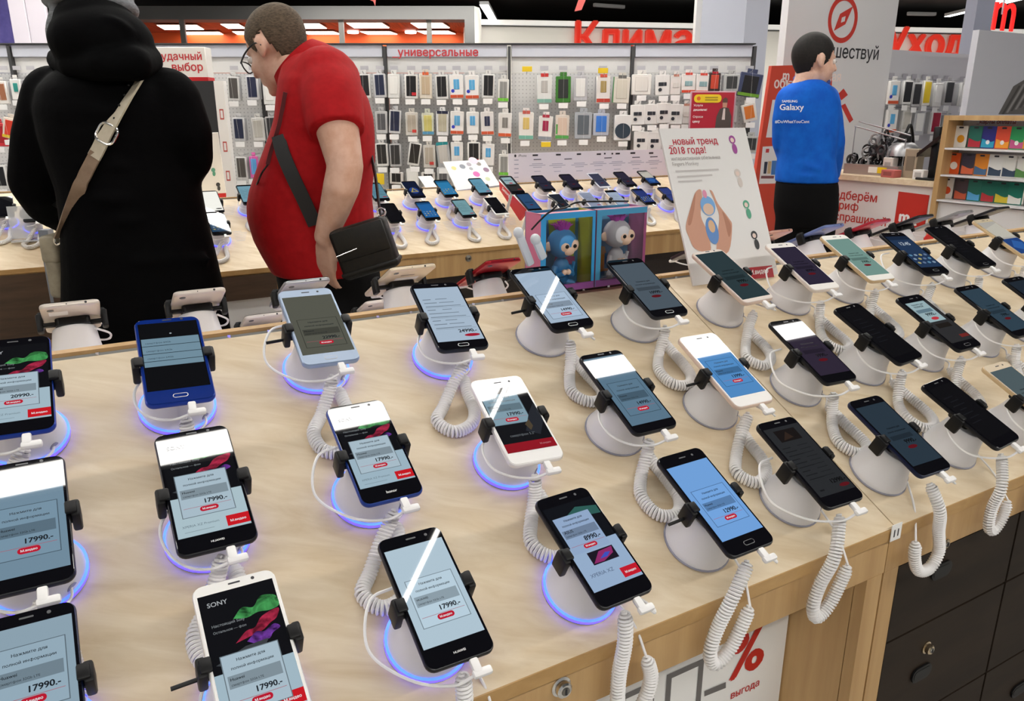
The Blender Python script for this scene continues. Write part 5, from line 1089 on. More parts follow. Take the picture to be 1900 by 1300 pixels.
# ------------------------------------------------------------------ service counter, banner and right wall
UC = 3.84; ZC = 1.09
pa, pb = atU(1737, 336, UC).dot(E2), 3.22
t = thing('service_counter', 'white service counter with pale wood top and red lettering', 'counter', Matrix.Translation(tp(UC+.25, (pa+pb)/2, 0)))
obj('front_panel', MB().add(slab(tp(UC+.02, pa, 0), tp(UC+.02, pb, 0), tp(UC+.02, pb, ZC-.03), tp(UC+.02, pa, ZC-.03), E1*.02), mat('e2dfdc', .45)), t, True)
obj('end_panel', MB().add(slab(tp(UC+.042, pa, 0), tp(UC+.5, pa, 0), tp(UC+.5, pa, ZC-.03), tp(UC+.042, pa, ZC-.03), E2*.02), M_WOODV), t, True)
obj('counter_top', MB().add(slab(tp(UC, pa-.01, ZC-.028), tp(UC+.52, pa-.01, ZC-.028), tp(UC+.52, pb, ZC-.028), tp(UC, pb, ZC-.028), ZU*.028), M_WOOD), t, True)
lt = MB(); mL = mat('c0392e', .5)
def utext(s, x0, y0, x1, y1, m, b=.02, off=.001, Uv=None):
    u = UC+.02 if Uv is None else Uv; a_ = atU(x0, y0, u); b_ = atU(x1, y1, u); w = abs((b_-a_).dot(E2)); lt.add(tw(s, w, 'l', b), m, fr(a_-E1*off, -E2, ZU, -E1), False)
utext('подберём', 1538, 366, 1628, 369, mL); utext('тариф', 1538, 385, 1593, 387, mL); utext('спрашивай', 1548, 407, 1645, 412, mL)
A_ = atU(1668, 355, UC+.02); B_ = atU(1725, 362, UC+.02); zb = atU(1668, 420, UC+.02).z
sq = MB().add(slab(A_-E1*.003, B_-E1*.003, V((B_.x, B_.y, zb))-E1*.003, V((A_.x, A_.y, zb))-E1*.003, E1*.002), mat('c02a1e', .45))
obj('red_square', sq, t, True); utext('m_', 1669, 410, 1704, 413, M_WHITE2, .05, .0045)
obj('lettering', lt, t, True)
# items on the counter
P = atU(1612, 312, UC+.09); Pz = ZC
bk = thing('accessory_tray', 'silver tray heaped with dark sunglasses like accessories on the counter', 'tray', tp(UC+.12, P.dot(E2), ZC))
obj('tray', MB().add(slab(V((-.02, -.17, 0)), V((.16, -.17, 0)), V((.16, .17, 0)), V((-.02, .17, 0)), V((0, 0, .055))), mat('a8a4a0', .3, .5), Matrix.Rotation(A30, 4, 'Z')), bk)
hp = MB(); random.seed(11); Rz = Matrix.Rotation(A30, 4, 'Z')
for i in range(70):
    x, y = random.uniform(.0, .15), random.gauss(0, .075); y = max(-.15, min(.15, y)); zz = .06+random.random()*.17*max(.15, 1-abs(y)/.16); r_ = random.uniform(.018, .03)
    c_ = [(.01, .01, .011), (.02, .02, .022), (.25, .25, .26), (.05, .05, .055)][i % 4]; a_ = random.random()*6
    ring = [V((x, y, zz))+V((cos(a_)*cos(q*pi/4), sin(a_)*cos(q*pi/4), sin(q*pi/4)))*r_ for q in range(9)]
    hp.add(tube(ring, .006, 5, 2), mat(c_, .2), Rz)
o_ = obj('accessory_heap', hp, bk); o_['kind'] = 'stuff'
for i, c_ in enumerate(('e8e6e2', 'e6c81c')): obj('tray_label', MB().add(box(.002, .055, .032, (-.022, -.02-.057*i, .03)), mat(c_, .5), Rz), bk)
obj('wire_rail', MB().add(tube([V((.02, .16, .26)), V((.02, -.17, .19))], .004, 6), M_WIRE, Rz).add(tube([V((.05, .16, .285)), V((.05, -.17, .215))], .004, 6), M_WIRE, Rz).add(tube([V((.02, -.165, .05)), V((.02, -.165, .2))], .003, 6), M_WIRE, Rz).add(tube([V((.02, .155, .05)), V((.02, .155, .26))], .003, 6), M_WIRE, Rz), bk)
# desk lamp with a silver dome
P = atU(1668, 292, UC+.20); s_ = 1/ppm(P)
t = thing('desk_lamp', 'desk lamp with shiny silver dome shade on the counter', 'lamp', tp(UC+.2, P.dot(E2)-.02, ZC))
zz = P.z-ZC+.01; obj('shade', MB().add(lathe([(.020, zz+.075), (.050, zz+.068), (.076, zz+.045), (.088, zz+.012), (.090, zz), (.084, zz+.002), (.07, zz+.04), (.0, zz+.06)], 30, False), mat((.40, .40, .41), .38, .8)), t)
obj('cap', MB().add(lathe([(.034, zz+.07), (.034, zz+.10), (.026, zz+.118), (.01, zz+.122)], 20), M_BLACK), t)
obj('arm', MB().add(tube([V((.0, .0, zz+.12)), V((.05, .06, zz+.16)), V((.10, .10, zz+.05)), V((.10, .10, .015))], .008, 8, 6), M_BLACK), t); obj('base', MB().add(lathe([(.06, 0), (.06, .012), (.05, .018)], 24), M_BLACK, Matrix.Translation((.10, .10, 0))), t)
# monitor stand with slanting arm
P = atU(1722, 325, UC+.06); t = thing('monitor_stand', 'black monitor stand with slanting screen edge beside the wooden rack', 'monitor', tp(UC+.10, P.dot(E2), ZC))
obj('column', MB().add(bbox(.05, .035, .26, .006, 2, (0, 0, .135)), M_BLACK, Rz), t); obj('foot', MB().add(bbox(.14, .10, .012, .004, 2, (0, 0, .006)), M_BLACK, Rz), t)
a_ = atU(1700, 292, UC+.10); b_ = atU(1752, 252, UC+.02); o0 = tp(UC+.10, P.dot(E2), ZC)
obj('screen_panel', MB().add(slab(a_-o0, b_-o0, b_-o0+E1*.2, a_-o0+E1*.2, V((0, 0, .022))), M_BLACK), t)
for (x, y), w, h, c_, d in (((1650, 300), .06, .10, 'd8d2cc', 'small patterned white box on the counter behind the tray'), ((1654, 314), .08, .04, 'b8605c', 'low pinkish red box on the counter edge'), ((1693, 296), .075, .15, '9a8c78', 'tan cardboard box standing on the counter under the dome lamp'), ((1709, 312), .06, .05, 'dcdad8', 'small white card stack on the counter')):
    P = atU(x, 318, UC+.13 if h > .06 else UC+.06); M_ = fr(tp(P.dot(E1), P.dot(E2), ZC+h/2), E1, E2)
    t = thing('counter_box', d, 'box', M_, 'boxes on the counter'); obj('carton', MB().add(bbox(w*.8, w, h, .003, 1), mat(c_, .5)), t); obj('print', MB().add(box(.001, w*.6, h*.5, (-w*.4-.0006, 0, 0)), mat(lp(c_, .55), .5)), t)

# wooden card rack
UR = 3.72; pl_, pr2 = atU(1752, 215, UR).dot(E2), 1.55
zr1 = atU(1757, 214, UR).z; zr0 = atU(1745, 372, UR).z
t = thing('card_rack', 'pale wood framed rack of gift and payment cards at the right', 'rack', Matrix.Translation(tp(UR+.08, (pl_+pr2)/2, 0)))
obj('side_panel', MB().add(slab(tp(UR, pl_, 0), tp(UR, pl_-.026, 0), tp(UR, pl_-.026, zr1), tp(UR, pl_, zr1), E1*.16), M_WOODV), t, True)
obj('top_panel', MB().add(slab(tp(UR, pl_-.027, zr1-.022), tp(UR, pr2, zr1-.022), tp(UR, pr2, zr1), tp(UR, pl_-.027, zr1), E1*.16), M_WOODV), t, True)
obj('back_panel', MB().add(slab(tp(UR+.12, pl_-.027, zr0-.25), tp(UR+.12, pr2, zr0-.25), tp(UR+.12, pr2, zr1-.024), tp(UR+.12, pl_-.027, zr1-.024), E1*.012), mat('dedbd8', .5)), t, True)
obj('lower_panel', MB().add(slab(tp(UR+.02, pl_-.027, 0), tp(UR+.02, pr2, 0), tp(UR+.02, pr2, zr0-.01), tp(UR+.02, pl_-.027, zr0-.01), E1*.09), mat('e0dddb', .5)), t, True)
zsh = [atU(1790, y, UR+.02).z for y in (275, 326, 374)]
for i, z in enumerate(zsh): obj('card_ledge', MB().add(slab(tp(UR, pl_-.027, z-.008), tp(UR, pr2, z-.008), tp(UR, pr2, z), tp(UR, pl_-.027, z), E1*.115), mat('dedcdc', .35)), t, True)
lt = MB(); utext('_карты оплаты', 1812, 229, 1885, 229, mat('8c3030', .5), .02, .001, UR+.119); obj('lettering', lt, t, True)
CARDS = [[('e8e4dc', 'e09a20', 'white card with orange mark'), ('1f6a58', 'b82a38', 'dark green and red card'), ('2b2a7c', '2fa0c0', 'blue violet card'), ('e0502a', 'f0a030', 'orange red card'), ('2f9a58', 'c85a8a', 'green card'), ('7a3a8c', 'e0a030', 'purple card')],
         [('e05a22', 'f4efe8', 'orange square card'), ('3a3440', 'd86840', 'dark picture card with orange foot'), ('e08a22', '4a6a8c', 'amber card'), ('e6e6e0', '3a4a5c', 'white card with bottle picture and blue dot'), ('e6e6de', '3a4a5c', 'white card with bottle picture and green dot'), ('e6e4dc', '5a8a4a', 'pale card at the picture edge')],
         [('e6e2dc', 'd8502a', 'white card with red ring'), ('4a3a3c', 'c85a3a', 'dark picture card beside green ones'), ('1f6e5c', '5aa8d8', 'green card with blue stripe'), ('1f6e5c', 'b8343a', 'green card with red stripe'), ('1f6e5c', 'd8c23a', 'green card with yellow mark'), ('1f7a66', 'e8e8e0', 'teal card at the picture edge')]]
cpx = [1782, 1810, 1835, 1862, 1889, 1914]
for r_, row in enumerate(CARDS):
    for c_, (ca, cb, d) in enumerate(row):
        P = atU(cpx[c_]-r_*5, 250, UR+.07); h_ = .100; w_ = .066
        M_ = fr(tp(UR+.070, P.dot(E2), zsh[r_]+h_/2+.001), -E2, ZU, -E1)
        g = thing('gift_card', f'{d} in the {["top", "middle", "bottom"][r_]} row of the wooden rack', 'gift card', M_, 'cards in the wooden rack')
        obj('card', MB().add(rprism(w_, h_, -.003, .0, .004), mat(ca, .35)), g)
        pm_ = MB().add(flat([(-w_/2+.004, -h_/2+.004), (w_/2-.004, -h_/2+.004), (w_/2-.004, -h_*.16), (w_*.25, -h_*.20), (0, -h_*.17), (-w_*.25, -h_*.10), (-w_/2+.004, -h_*.06)], .0004), mat(cb, .35), None, False) if ca not in ('e8e4dc', 'e6e2dc', 'e05a22') else MB().add(flat(ngon(.005, -.01, .018, .018, 16), .0004), mat(cb, .35), None, False)
        pm_.add(flat(rrect(.022, .008, .003), .0006), M_INK, Matrix.Translation((0, h_/2-.008, 0)), False)
        if c_ in (2, 3, 4) and r_ == 0: pm_.add(flat(ngon(0, -.022, .009, .010, 14), .0008), M_WHITE2, None, False)
        if ca.startswith('1f'): pm_.add(box(.006, h_*.9, .0008, (w_/2+.004, 0, -.001)), mat(cb, .4), None, False)
        obj('print', pm_, g)
# tall compass banner
PB = 3.34
def onB(x, y): return atP(x, y, PB)
ua, ub_ = onB(1450, 150).dot(E1), onB(1648, 150).dot(E1)
t = thing('compass_banner', 'tall white banner with red compass emblem behind the man in blue', 'banner', Matrix.Translation(tp((ua+ub_)/2, PB, 0)))
obj('banner_panel', MB().add(slab(tp(ua, PB, 0), tp(ub_, PB, 0), tp(ub_, PB, 3.0), tp(ua, PB, 3.0), E2*.05), mat('dcdbdd', .5)), t, True)
em = MB(); P = onB(1564, 36); k = 1/ppm(P); Mx = fr(P-E2*.001, E1, ZU, -E2); mr = mat('c8372c', .45)
o_, i_ = ngon(0, 0, 41*k, 41*k, 40), ngon(0, 0, 32*k, 32*k, 40)
em.add(([(x, y, 0) for x, y in o_+i_], [(j, (j+1) % 40, 40+(j+1) % 40, 40+j) for j in range(40)]), mr, Mx, False)
rh = [(22, 22), (6, -9), (-22, -22), (-6, 9)]; rh = [(24, 24), (8, -8), (-22, -21), (-10, 9)]
em.add(flat([(a_*k, b_*k) for a_, b_ in rh][::-1], .0002), mr, Mx, False).add(flat([(a_*k, b_*k) for a_, b_ in ((6, 6), (5, -3), (-5, -6), (-4, 3))][::-1], .0006), mat('dcdbdd', .5), Mx, False)
em.add(rect(-6*k, 40*k, 6*k, 60*k, .0002), mr, Mx, False)
for q in (((1553, 176), (1565, 164), (1573, 176), (1561, 186)), ((1560, 196), (1568, 192), (1583, 222), (1576, 228))): em.add(quad(*[onB(x, y)-E2*.001 for x, y in q]), mr, None, False)
obj('emblem', em, t, True)
a_, b_ = onB(1495, 110), onB(1629, 111); obj('lettering', MB().add(tw('путешествуй', (b_-a_).length, 'l', .012), M_INK, fr(b_-E1*(b_-a_).length-E2*.001, E1, ZU, -E2), False), t, True)
# orange floor sign left of the man in blue
PO = 3.05
q = [atP(x, y, PO) for x, y in ((1400, 420), (1552, 420), (1545, 119), (1432, 122))]
t = thing('floor_sign', 'orange red standing sign with white panels left of the man in blue', 'sign', V((q[0].x, q[0].y, 0)))
q[0].z -= .9; q[1].z -= .9; q[0] = tp(q[0].dot(E1)-.12, PO, 0); q[1] = tp(q[1].dot(E1), PO, 0)
obj('sign_panel', MB().add(slab(*q, E2*.02), mat('cf4630', .45)), t, True)
pn = MB()
for pts, c_, off in ((((1433, 185), (1455, 185), (1448, 255), (1421, 255)), 'e6e2e0', .001), (((1415, 272), (1450, 270), (1446, 340), (1408, 341)), 'e8e4e2', .001), (((1418, 300), (1424, 300), (1421, 322), (1416, 322)), '2a3448', .002), (((1425, 299), (1431, 299), (1429, 322), (1423, 322)), 'c8ad84', .002), (((1432, 298), (1445, 298), (1443, 324), (1430, 324)), '3f78b8', .002), (((1421, 276), (1427, 276), (1426, 283), (1420, 283)), 'c83a40', .002), (((1412, 326), (1436, 326), (1435, 331), (1411, 331)), '7a4a50', .002)):
    pn.add(quad(*[atP(x, y, PO)-E2*off for x, y in pts]), mat(c_, .5), None, False)
obj('white_panels', pn, t, True)
lt = MB(); 
for s, x0, x1, y in (('m_мобильная', 1452, 1560, 148), ('объединяет', 1436, 1535, 163)):
    a_ = atP(x0, y, PO); b_ = atP(x1, y, PO); lt.add(tw(s, (b_-a_).length, 'l', .03), mat('f0e0da', .5), fr(a_-E2*.001, E1, ZU, -E2), False)
obj('lettering', lt, t, True)
# right wall with cases
PW = 3.42
ua, ub_ = onB(1641, 150).dot(E1)+.01, atP(1812, 150, PW).dot(E1)
zt_r = atP(1720, 96, PW).z
t = thing('accessory_wall_panel', 'grey white wall panel of phone cases right of the compass banner', 'shelf panel', Matrix.Translation(tp((ua+ub_)/2, PW, 0)), 'accessory wall panels')
obj('pegboard', MB().add(slab(tp(ua, PW, 0), tp(ub_, PW, 0), tp(ub_, PW, zt_r), tp(ua, PW, zt_r), E2*.04), mat('c9c8cc', .5)), t, True)
RW = {'top': [(1657, 172, 'film'), (1682, 172, 'cblack'), (1699, 176, 'cdgrey'), (1718, 173, 'yel'), (1738, 176, 'wbox'), (1759, 173, 'cdgrey'), (1788, 175, 'wbox')], 'lower': [(1653, 225, 'film'), (1680, 225, 'cclear'), (1704, 228, 'wcase'), (1734, 228, 'crim'), (1756, 235, 'cgrey')]}
for rw, its in RW.items():
    for i, (x, y, kd) in enumerate(its):
        P = atP(x, y, PW-.10); k_ = 1/ppm(P)
        pack(fr(P, E1, E2, ZU) @ Matrix.Rotation(R(-10), 4, 'Z'), kd, f'{" ".join(KD[kd][4].split()[:7])}, {ORD[i]} from left, {rw} row right of the banner', f'cases right of the banner', k_)
        hk = obj('hook', MB().add(tube([P+E2*.1+ZU*.09, P-E2*.02+ZU*.085], .0022, 5), M_WIRE), t, True)
        if rw == 'top': obj('upper_tag', MB().add(box(.05, .002, .028), mat('aeaab2', .5), fr(atP(x-2, 139+(x-1650)*.05, PW-.01), E1, E2)), hk, True)
        obj('price_tag', MB().add(box(.055, .002, .032), M_TICK, fr(atP(x-4, y+28, PW-.14), E1, E2)), hk, True)
# far right: white board with a grey picture, red letter sign above
PX = 3.0
q = [atU(x, y, 4.35) for x, y in ((1800, 230), (1960, 230), (1960, 60), (1822, 60))]
ua_, = (atP(1802, 150, PX).dot(E1),); zt2 = atP(1850, 58, PX).z
t = thing('portrait_board', 'large white board with grey hair photograph at the right edge', 'board', Matrix.Translation(tp(ua_+.5, PX, 0)))
obj('board_panel', MB().add(slab(tp(ua_, PX, 0), tp(ua_+1.6, PX, 0), tp(ua_+1.6, PX, zt2), tp(ua_, PX, zt2), E2*.04), mat('d2d2da', .45)), t, True)
pr_ = MB().add(quad(*[atP(x, y, PX)-E2*.001 for x, y in ((1852, 212), (1930, 212), (1930, 130), (1880, 160))]), mat('6a6664', .5), None, False)
for i in range(6): pr_.add(quad(*[atP(x+i*8, y-i*3, PX)-E2*.002 for x, y in ((1858, 212), (1862, 212), (1893, 160), (1890, 158))]), mat(['4a4644', '9a9694'][i % 2], .5), None, False)
obj('photo_print', pr_, t, True)
a_ = atP(1841, 55, PX+.35); b_ = atP(1891, 55, PX+.35)
v_, f_ = tw('m_', (b_-a_).length*1.45, 'l', .0); mb = MB().add((v_, f_), mat('f02420', .4, 0, .9), fr(a_, E1, ZU, -E2), False)
me = mesh('tmp', mb); bm = bmesh.new(); bm.from_mesh(me); bmesh.ops.solidify(bm, geom=bm.faces[:], thickness=.012); bm.to_mesh(me); bm.free(); me.transform(Matrix.Translation(-a_))
ro = thing('letter_sign', 'glowing red letter sign above the white board at the upper right corner', 'sign', a_)
obj('letters', me, ro); obj('hanging_rod', MB().add(tube([V((.06, .02, .1)), V((.06, .02, 3.6-a_.z))], .006, 6), M_GREY), ro)
# ------------------------------------------------------------------ people
SKIN = noisy('skin', 'd3a48c', 'e2bba6', rough=.5, nscale=25)
def W(x, y, Y): return atY(x, y, Y)
def head_shapes(mb, M, m, s=1.0, neck=(-.062, -.185)):
    A = lambda vf: mb.add(vf, m, M)
    A(ell((-.015*s, 0, .035*s), .098*s, .076*s, .086*s, None, 24, 16)); A(ell((.028*s, 0, -.030*s), .063*s, .062*s, .085*s, None, 24, 16)); A(ell((.030*s, 0, -.076*s), .054*s, .051*s, .036*s)); A(ell((.072*s, 0, -.098*s), .019*s, .022*s, .016*s))
    A(tube([(.082*s, 0, .016*s), (.098*s, 0, -.006*s), (.108*s, 0, -.026*s)], [.008*s, .0125*s], 10)); A(ell((.106*s, 0, -.028*s), .013*s, .016*s, .010*s)); A(ell((.076*s, 0, .026*s), .016*s, .046*s, .011*s)); A(ell((.088*s, 0, -.058*s), .011*s, .022*s, .006*s)); A(ell((.086*s, 0, -.069*s), .011*s, .020*s, .006*s))
    for sd in (-1, 1):
        A(ell((-.012*s, sd*.082*s, .002*s), .018*s, .012*s, .030*s)); A(ell((-.004*s, sd*.079*s, -.020*s), .011*s, .011*s, .014*s)); A(ell((.058*s, sd*.040*s, -.030*s), .028*s, .022*s, .024*s))
    A(tube([(-.018*s, 0, -.050*s), (-.032*s, 0, -.11*s), (neck[0], 0, neck[1])], [.056*s, .066*s], 16, 4))
def hair_cap(M, m, parent, s=1.0, front=.072, side=.012, back=-.062, grow=.007, top=0.0, thick=.006):
    v, f = ell((0, 0, 0), 1, 1, 1, None, 84, 64); keep = []; w = []
    g = grow
    for p in v:
        up = max(0, p.z)
        lo = max(0, -p.z); w.append(V(((-.018+(.098+g)*p.x-.006*lo)*s, (.077+g*.7)*p.y*s, (.040+(.083+g+top*up)*p.z*(1+.42*lo))*s)))
    rnd = random.Random(4)
    for q in f:
        c = sum((w[i] for i in q), V())/len(q)/s
        # hairline: low at the nape, over the ear, sideburn before it, high at the forehead
        if c.x < -.055: lim = back+(c.x+.115)*.25
        elif c.x < -.030: lim = back+.015+(side+.018-back-.015)*(c.x+.055)/.025
        elif c.x < .012: lim = side+.018
        elif c.x < .030: lim = side-.020
        elif c.x < .050: lim = side-.020+(front-.012-side+.020)*(c.x-.030)/.020
        else: lim = front-.012+(c.x-.050)*.6
        if c.z > lim+rnd.uniform(-.004, .004): keep.append(q)
    me = mesh('tmp', MB().add((w, keep), m)); bm = bmesh.new(); bm.from_mesh(me); bmesh.ops.delete(bm, geom=[x for x in bm.verts if not x.link_faces], context='VERTS'); bmesh.ops.solidify(bm, geom=bm.faces[:], thickness=thick); bm.to_mesh(me); bm.free()
    me.polygons.foreach_set('use_smooth', [True]*len(me.polygons)); me.transform(root_m(parent).inverted() @ M); return obj('hair', me, parent)
def eyes(M, parent, s=1.0):
    for sd in (-1, 1):
        e = MB().add(ell((.079*s, sd*.032*s, .006*s), .0115*s), mat('e8e4e0', .2), M).add(ell((.0875*s, sd*.033*s, .005*s), .0045*s, .0055*s, .0055*s), mat('2a2018', .2), M)
        obj('eye', e, parent, True)
def hand_shapes(mb, M, m, thumb=1, curl=.5, s=1.0):
    A = lambda vf: mb.add(vf, m, M)
    for y in (-.028, -.010, .009, .027): A(tube([(0, y*.7*s, 0), (.045*s, y*.95*s, 0), (.088*s, y*s, -.002)], [.0155*s, .0125*s], 8))
    A(ell((.045*s, 0, 0), .05*s, .038*s, .015*s))
    for y, L in ((-.029, .060), (-.010, .074), (.009, .080), (.028, .072)):
        P = [V((.086*s, y*s, 0))]; a = curl*.5
        for k, fr_ in enumerate((.45, .32, .23)):
            P.append(P[-1]+V((cos(a), 0, -sin(a)))*L*fr_*s); a += curl
        A(tube(P, [.0088*s, .0066*s], 8)); A(ell(P[-1], .0067*s)); [A(ell(q, .0085*s)) for q in P[1:-1]]
    T_ = [V((.014*s, thumb*.030*s, -.004)), V((.046*s, thumb*.054*s, -.014)), V((.072*s, thumb*.062*s, -.020)), V((.094*s, thumb*.060*s, -.024))]
    A(tube(T_, [.0125*s, .0085*s], 8)); A(ell(T_[-1], .0086*s)); A(ell(T_[1], .0125*s))
def rings(rows, Y, n=28, pw=1.0, dy=0):
    o = []
    for y, xl, xr, ry in rows:
        a, b = W(xl, y, Y), W(xr, y, Y); c = (a+b)/2; rx = (b-a).length/2
        o.append([(c.x+rx*cos(2*pi*i/n), Y+dy+ry*sin(2*pi*i/n), c.z) for i in range(n)])
    return layers(o)
def chain(mb, pts, m, n=14):                      # limb: balls and cones from joint to joint
    for (p, r), (q, s) in zip(pts, pts[1:]): mb.add(tube([p, V(p).lerp(V(q), .5), q], [r, s], n), m)
    for p, r in pts: mb.add(ell(p, r, r, r, None, n, 10), m)
def legs(name, parent, hip, m, left, hw=.10, r0=.105, r1=.065, top=None, topr=(.17, .13)):
    mb = MB()
    for s in (-1, 1):
        h = hip+left*hw*s*.8; k = V((hip.x, hip.y, .50))+left*hw*s; f_ = V((hip.x, hip.y, .09))+left*hw*s
        chain(mb, [(h, r0), ((h+k)/2, r0*.88), (k, r1*1.15), ((k+f_)/2, r1*1.08), (f_, r1*.95)], m)
        mb.add(lathe([(r1*1.0, 0), (r1*1.05, .10)], 18), m, Matrix.Translation(V((f_.x, f_.y, .055))))
    if top is not None: mb.add(top, m)
    o = baked(name, mb, .014, 4, m, parent)
    return o
def shoes(parent, hip, fwd, left, m, hw=.10):
    for s in (-1, 1):
        f_ = V((hip.x, hip.y, 0))+left*hw*s; M_ = fr(f_, fwd, left)
        obj('shoe', MB().add(bbox(.27, .095, .028, .012, 2, (.06, 0, .0145)), m, M_).add(ell((.10, 0, .045), .105, .046, .040), m, M_).add(ell((-.02, 0, .055), .068, .044, .052), m, M_), parent, True)
def onback(x, y, Y, rows, off=.006, dy=0):         # a point on the near skin of a lofted torso
    for (y0, l0, r0, d0), (y1, l1, r1, d1) in zip(rows, rows[1:]):
        if y0 <= y <= y1 or (y1, l1) == rows[-1][:2] and y > y1:
            t = (y-y0)/(y1-y0); xl, xr, ry = l0+(l1-l0)*t, r0+(r1-r0)*t, d0+(d1-d0)*t; break
    else: xl, xr, ry = rows[0][1:]
    yy = Y
    for _ in range(6):
        P = W(x, y, yy); a, b = W(xl, y, Y), W(xr, y, Y); c = (a.x+b.x)/2; rx = (b.x-a.x)/2
        q = max(-.98, min(.98, (P.x-c)/rx)); yy = Y+dy-ry*sqrt(1-q*q)-off
    return W(x, y, yy)

# ---- the man in the red polo shirt
Y1 = 2.45
fw = V((-cos(R(24))*cos(R(27)), sin(R(24))*cos(R(27)), -sin(R(27)))); lf = V((-sin(R(24)), -cos(R(24)), 0))
pr1 = thing('person', 'person in a red polo shirt with glasses looking down, black shoulder bag at the side', 'person', V((W(600, 520, Y1).x, Y1, 0)), None)
HM = fr(W(513, 92, Y1), fw, lf)
ROWS1 = [(96, 556, 606, .075), (108, 540, 626, .12), (124, 530, 645, .17), (150, 524, 664, .205), (185, 520, 681, .22), (218, 517, 690, .225), (250, 507, 693, .225), (300, 487, 694, .22), (350, 469, 689, .215), (375, 464, 689, .21), (400, 464, 692, .205), (440, 476, 694, .20), (470, 492, 697, .195), (500, 510, 700, .19)]
skin = MB(); head_shapes(skin, HM, SKIN, .97, (-.10, -.17))
skin.add(tube([W(548, 120, Y1), W(590, 200, Y1), W(585, 330, Y1), W(595, 470, Y1)], [.06, .13], 14, 4), SKIN)
el = W(641, 308, Y1-.26); wr = W(604, 438, Y1-.22)
for dx_, sgn in ((0, 1), (0, -1)):
    if sgn == 1: chain(skin, [(W(612, 175, Y1-.16), .062), (W(626, 240, Y1-.235), .060), (el, .050), (W(634, 345, Y1-.26), .051), (W(622, 385, Y1-.24), .044), (wr, .033)], SKIN)
    else: chain(skin, [(W(590, 180, Y1+.17), .062), (W(575, 300, Y1+.24), .05), (W(562, 420, Y1+.20), .035)], SKIN)
hx = (W(606, 500, Y1-.20)-wr).normalized(); hand_shapes(skin, fr(wr+hx*.01, hx, V((.75, -.55, 0))-hx*hx.dot(V((.75, -.55, 0)))), SKIN, 1, .30, 1.0)
w2 = W(562, 420, Y1+.20); hand_shapes(skin, fr(w2, V((0, -.1, -1)), V((-.9, .1, 0))), SKIN, -1, .5, 1.0)
bd = baked('body', skin, .0065, 4, SKIN, pr1)
eyes(HM, pr1, .97); hair_cap(HM, noisy('short_brown_hair', '3f3428', '6a5a48', scale=(1, 1, 3), rough=.8, nscale=110), pr1, .97, .070, .018, -.125, .0015)
RED = noisy('red_pique', 'a00d14', 'b01219', rough=.75, nscale=40, spec=.2, bump=.15)
sh_ = MB().add(rings(ROWS1, Y1, 32), RED)
sh_.add(tube([W(606, 150, Y1-.10), W(615, 185, Y1-.18), W(626, 246, Y1-.24)], [.098, .077], 20, 5), RED).add(ell(W(604, 150, Y1-.12), .095), RED)
sh_.add(tube([W(590, 155, Y1+.10), W(575, 190, Y1+.18), W(568, 246, Y1+.24)], [.095, .077], 20, 5), RED)
for (xa, ya), (xb, yb), r_ in (((530, 215), (600, 250), .010), ((510, 290), (575, 340), .012), ((520, 350), (590, 380), .010), ((505, 470), (600, 455), .010), ((500, 450), (590, 430), .008), ((640, 250), (665, 330), .010)):
    sh_.add(tube([onback(xa, ya, Y1, ROWS1, -.004), onback((xa+xb)/2, (ya+yb)/2+6, Y1, ROWS1, -.003), onback(xb, yb, Y1, ROWS1, -.006)], r_, 8, 5), RED)
po = baked('polo_shirt', sh_, .009, 3, RED, pr1); B1 = skin_of(po)
nk = (W(590, 84, Y1)-W(530, 156, Y1)); 
cl = MB()
for k in range(2): pass
axis = (HM @ V((-.03, 0, -.10))-W(585, 170, Y1)).normalized(); side = V((0, 1, 0)); fx_ = side.cross(axis).normalized()
rs = []
for h, rx, ry in ((-.045, .098, .108), (-.006, .088, .092), (.022, .080, .080), (.030, .083, .083), (.002, .097, .101), (-.030, .108, .118)):
    c = W(561, 124, Y1)+axis*h; rs.append([c+fx_*rx*cos(2*pi*i/32)+side*ry*sin(2*pi*i/32) for i in range(32)])
obj('collar', MB().add(layers(rs, False), RED), pr1, True)
TR = mat((.003, .003, .0035), .8, 0, 0, .12); hip = V((W(606, 540, Y1).x, Y1, W(606, 560, Y1).z))
legs('trousers', pr1, hip, TR, V((0, 1, 0)), .11, .12, .075, rings([(490, 514, 702, .18), (530, 520, 706, .18), (575, 535, 700, .17)], Y1))
shoes(pr1, hip, V((-1, 0, 0)), V((0, 1, 0)), M_BLACK, .11)
gl = MB(); gm = mat((.015, .015, .016), .3)
for sd in (-1, 1):
    gl.add(tube([HM @ V((.103-.010*abs(cos(a))*(1 if sd*cos(a) > 0 else 0), sd*.034+.025*cos(a), -.004+.018*sin(a))) for a in [2*pi*i/20 for i in range(21)]], .0022, 6), gm)
    gl.add(tube([HM @ V(p) for p in ((.094, sd*.060, .004), (.050, sd*.079, .010), (.0, sd*.088, .012), (-.020, sd*.086, -.004))], .0026, 6, 4), gm)
gl.add(tube([HM @ V((.104, -.009, .0)), HM @ V((.108, 0, .003)), HM @ V((.104, .009, .0))], .0022, 6), gm)
obj('glasses', gl, pr1, True)
ly = [onskin(B1, x, y, .004) for x, y in ((532, 172), (527, 200), (519, 238), (506, 280), (499, 306))]
obj('lanyard', MB().add(ribbon(ly, .012, .003, V((1, .3, 0)), 6), mat('5a0c14', .6)).add(tube([ly[-1], ly[-1]+V((-.02, -.01, -.03)), W(468, 366, Y1-.06)], .0028, 6, 5), M_BLACK).add(bbox(.004, .05, .08, .002, 1, W(467, 392, Y1-.02)), M_BLACK), pr1, True)
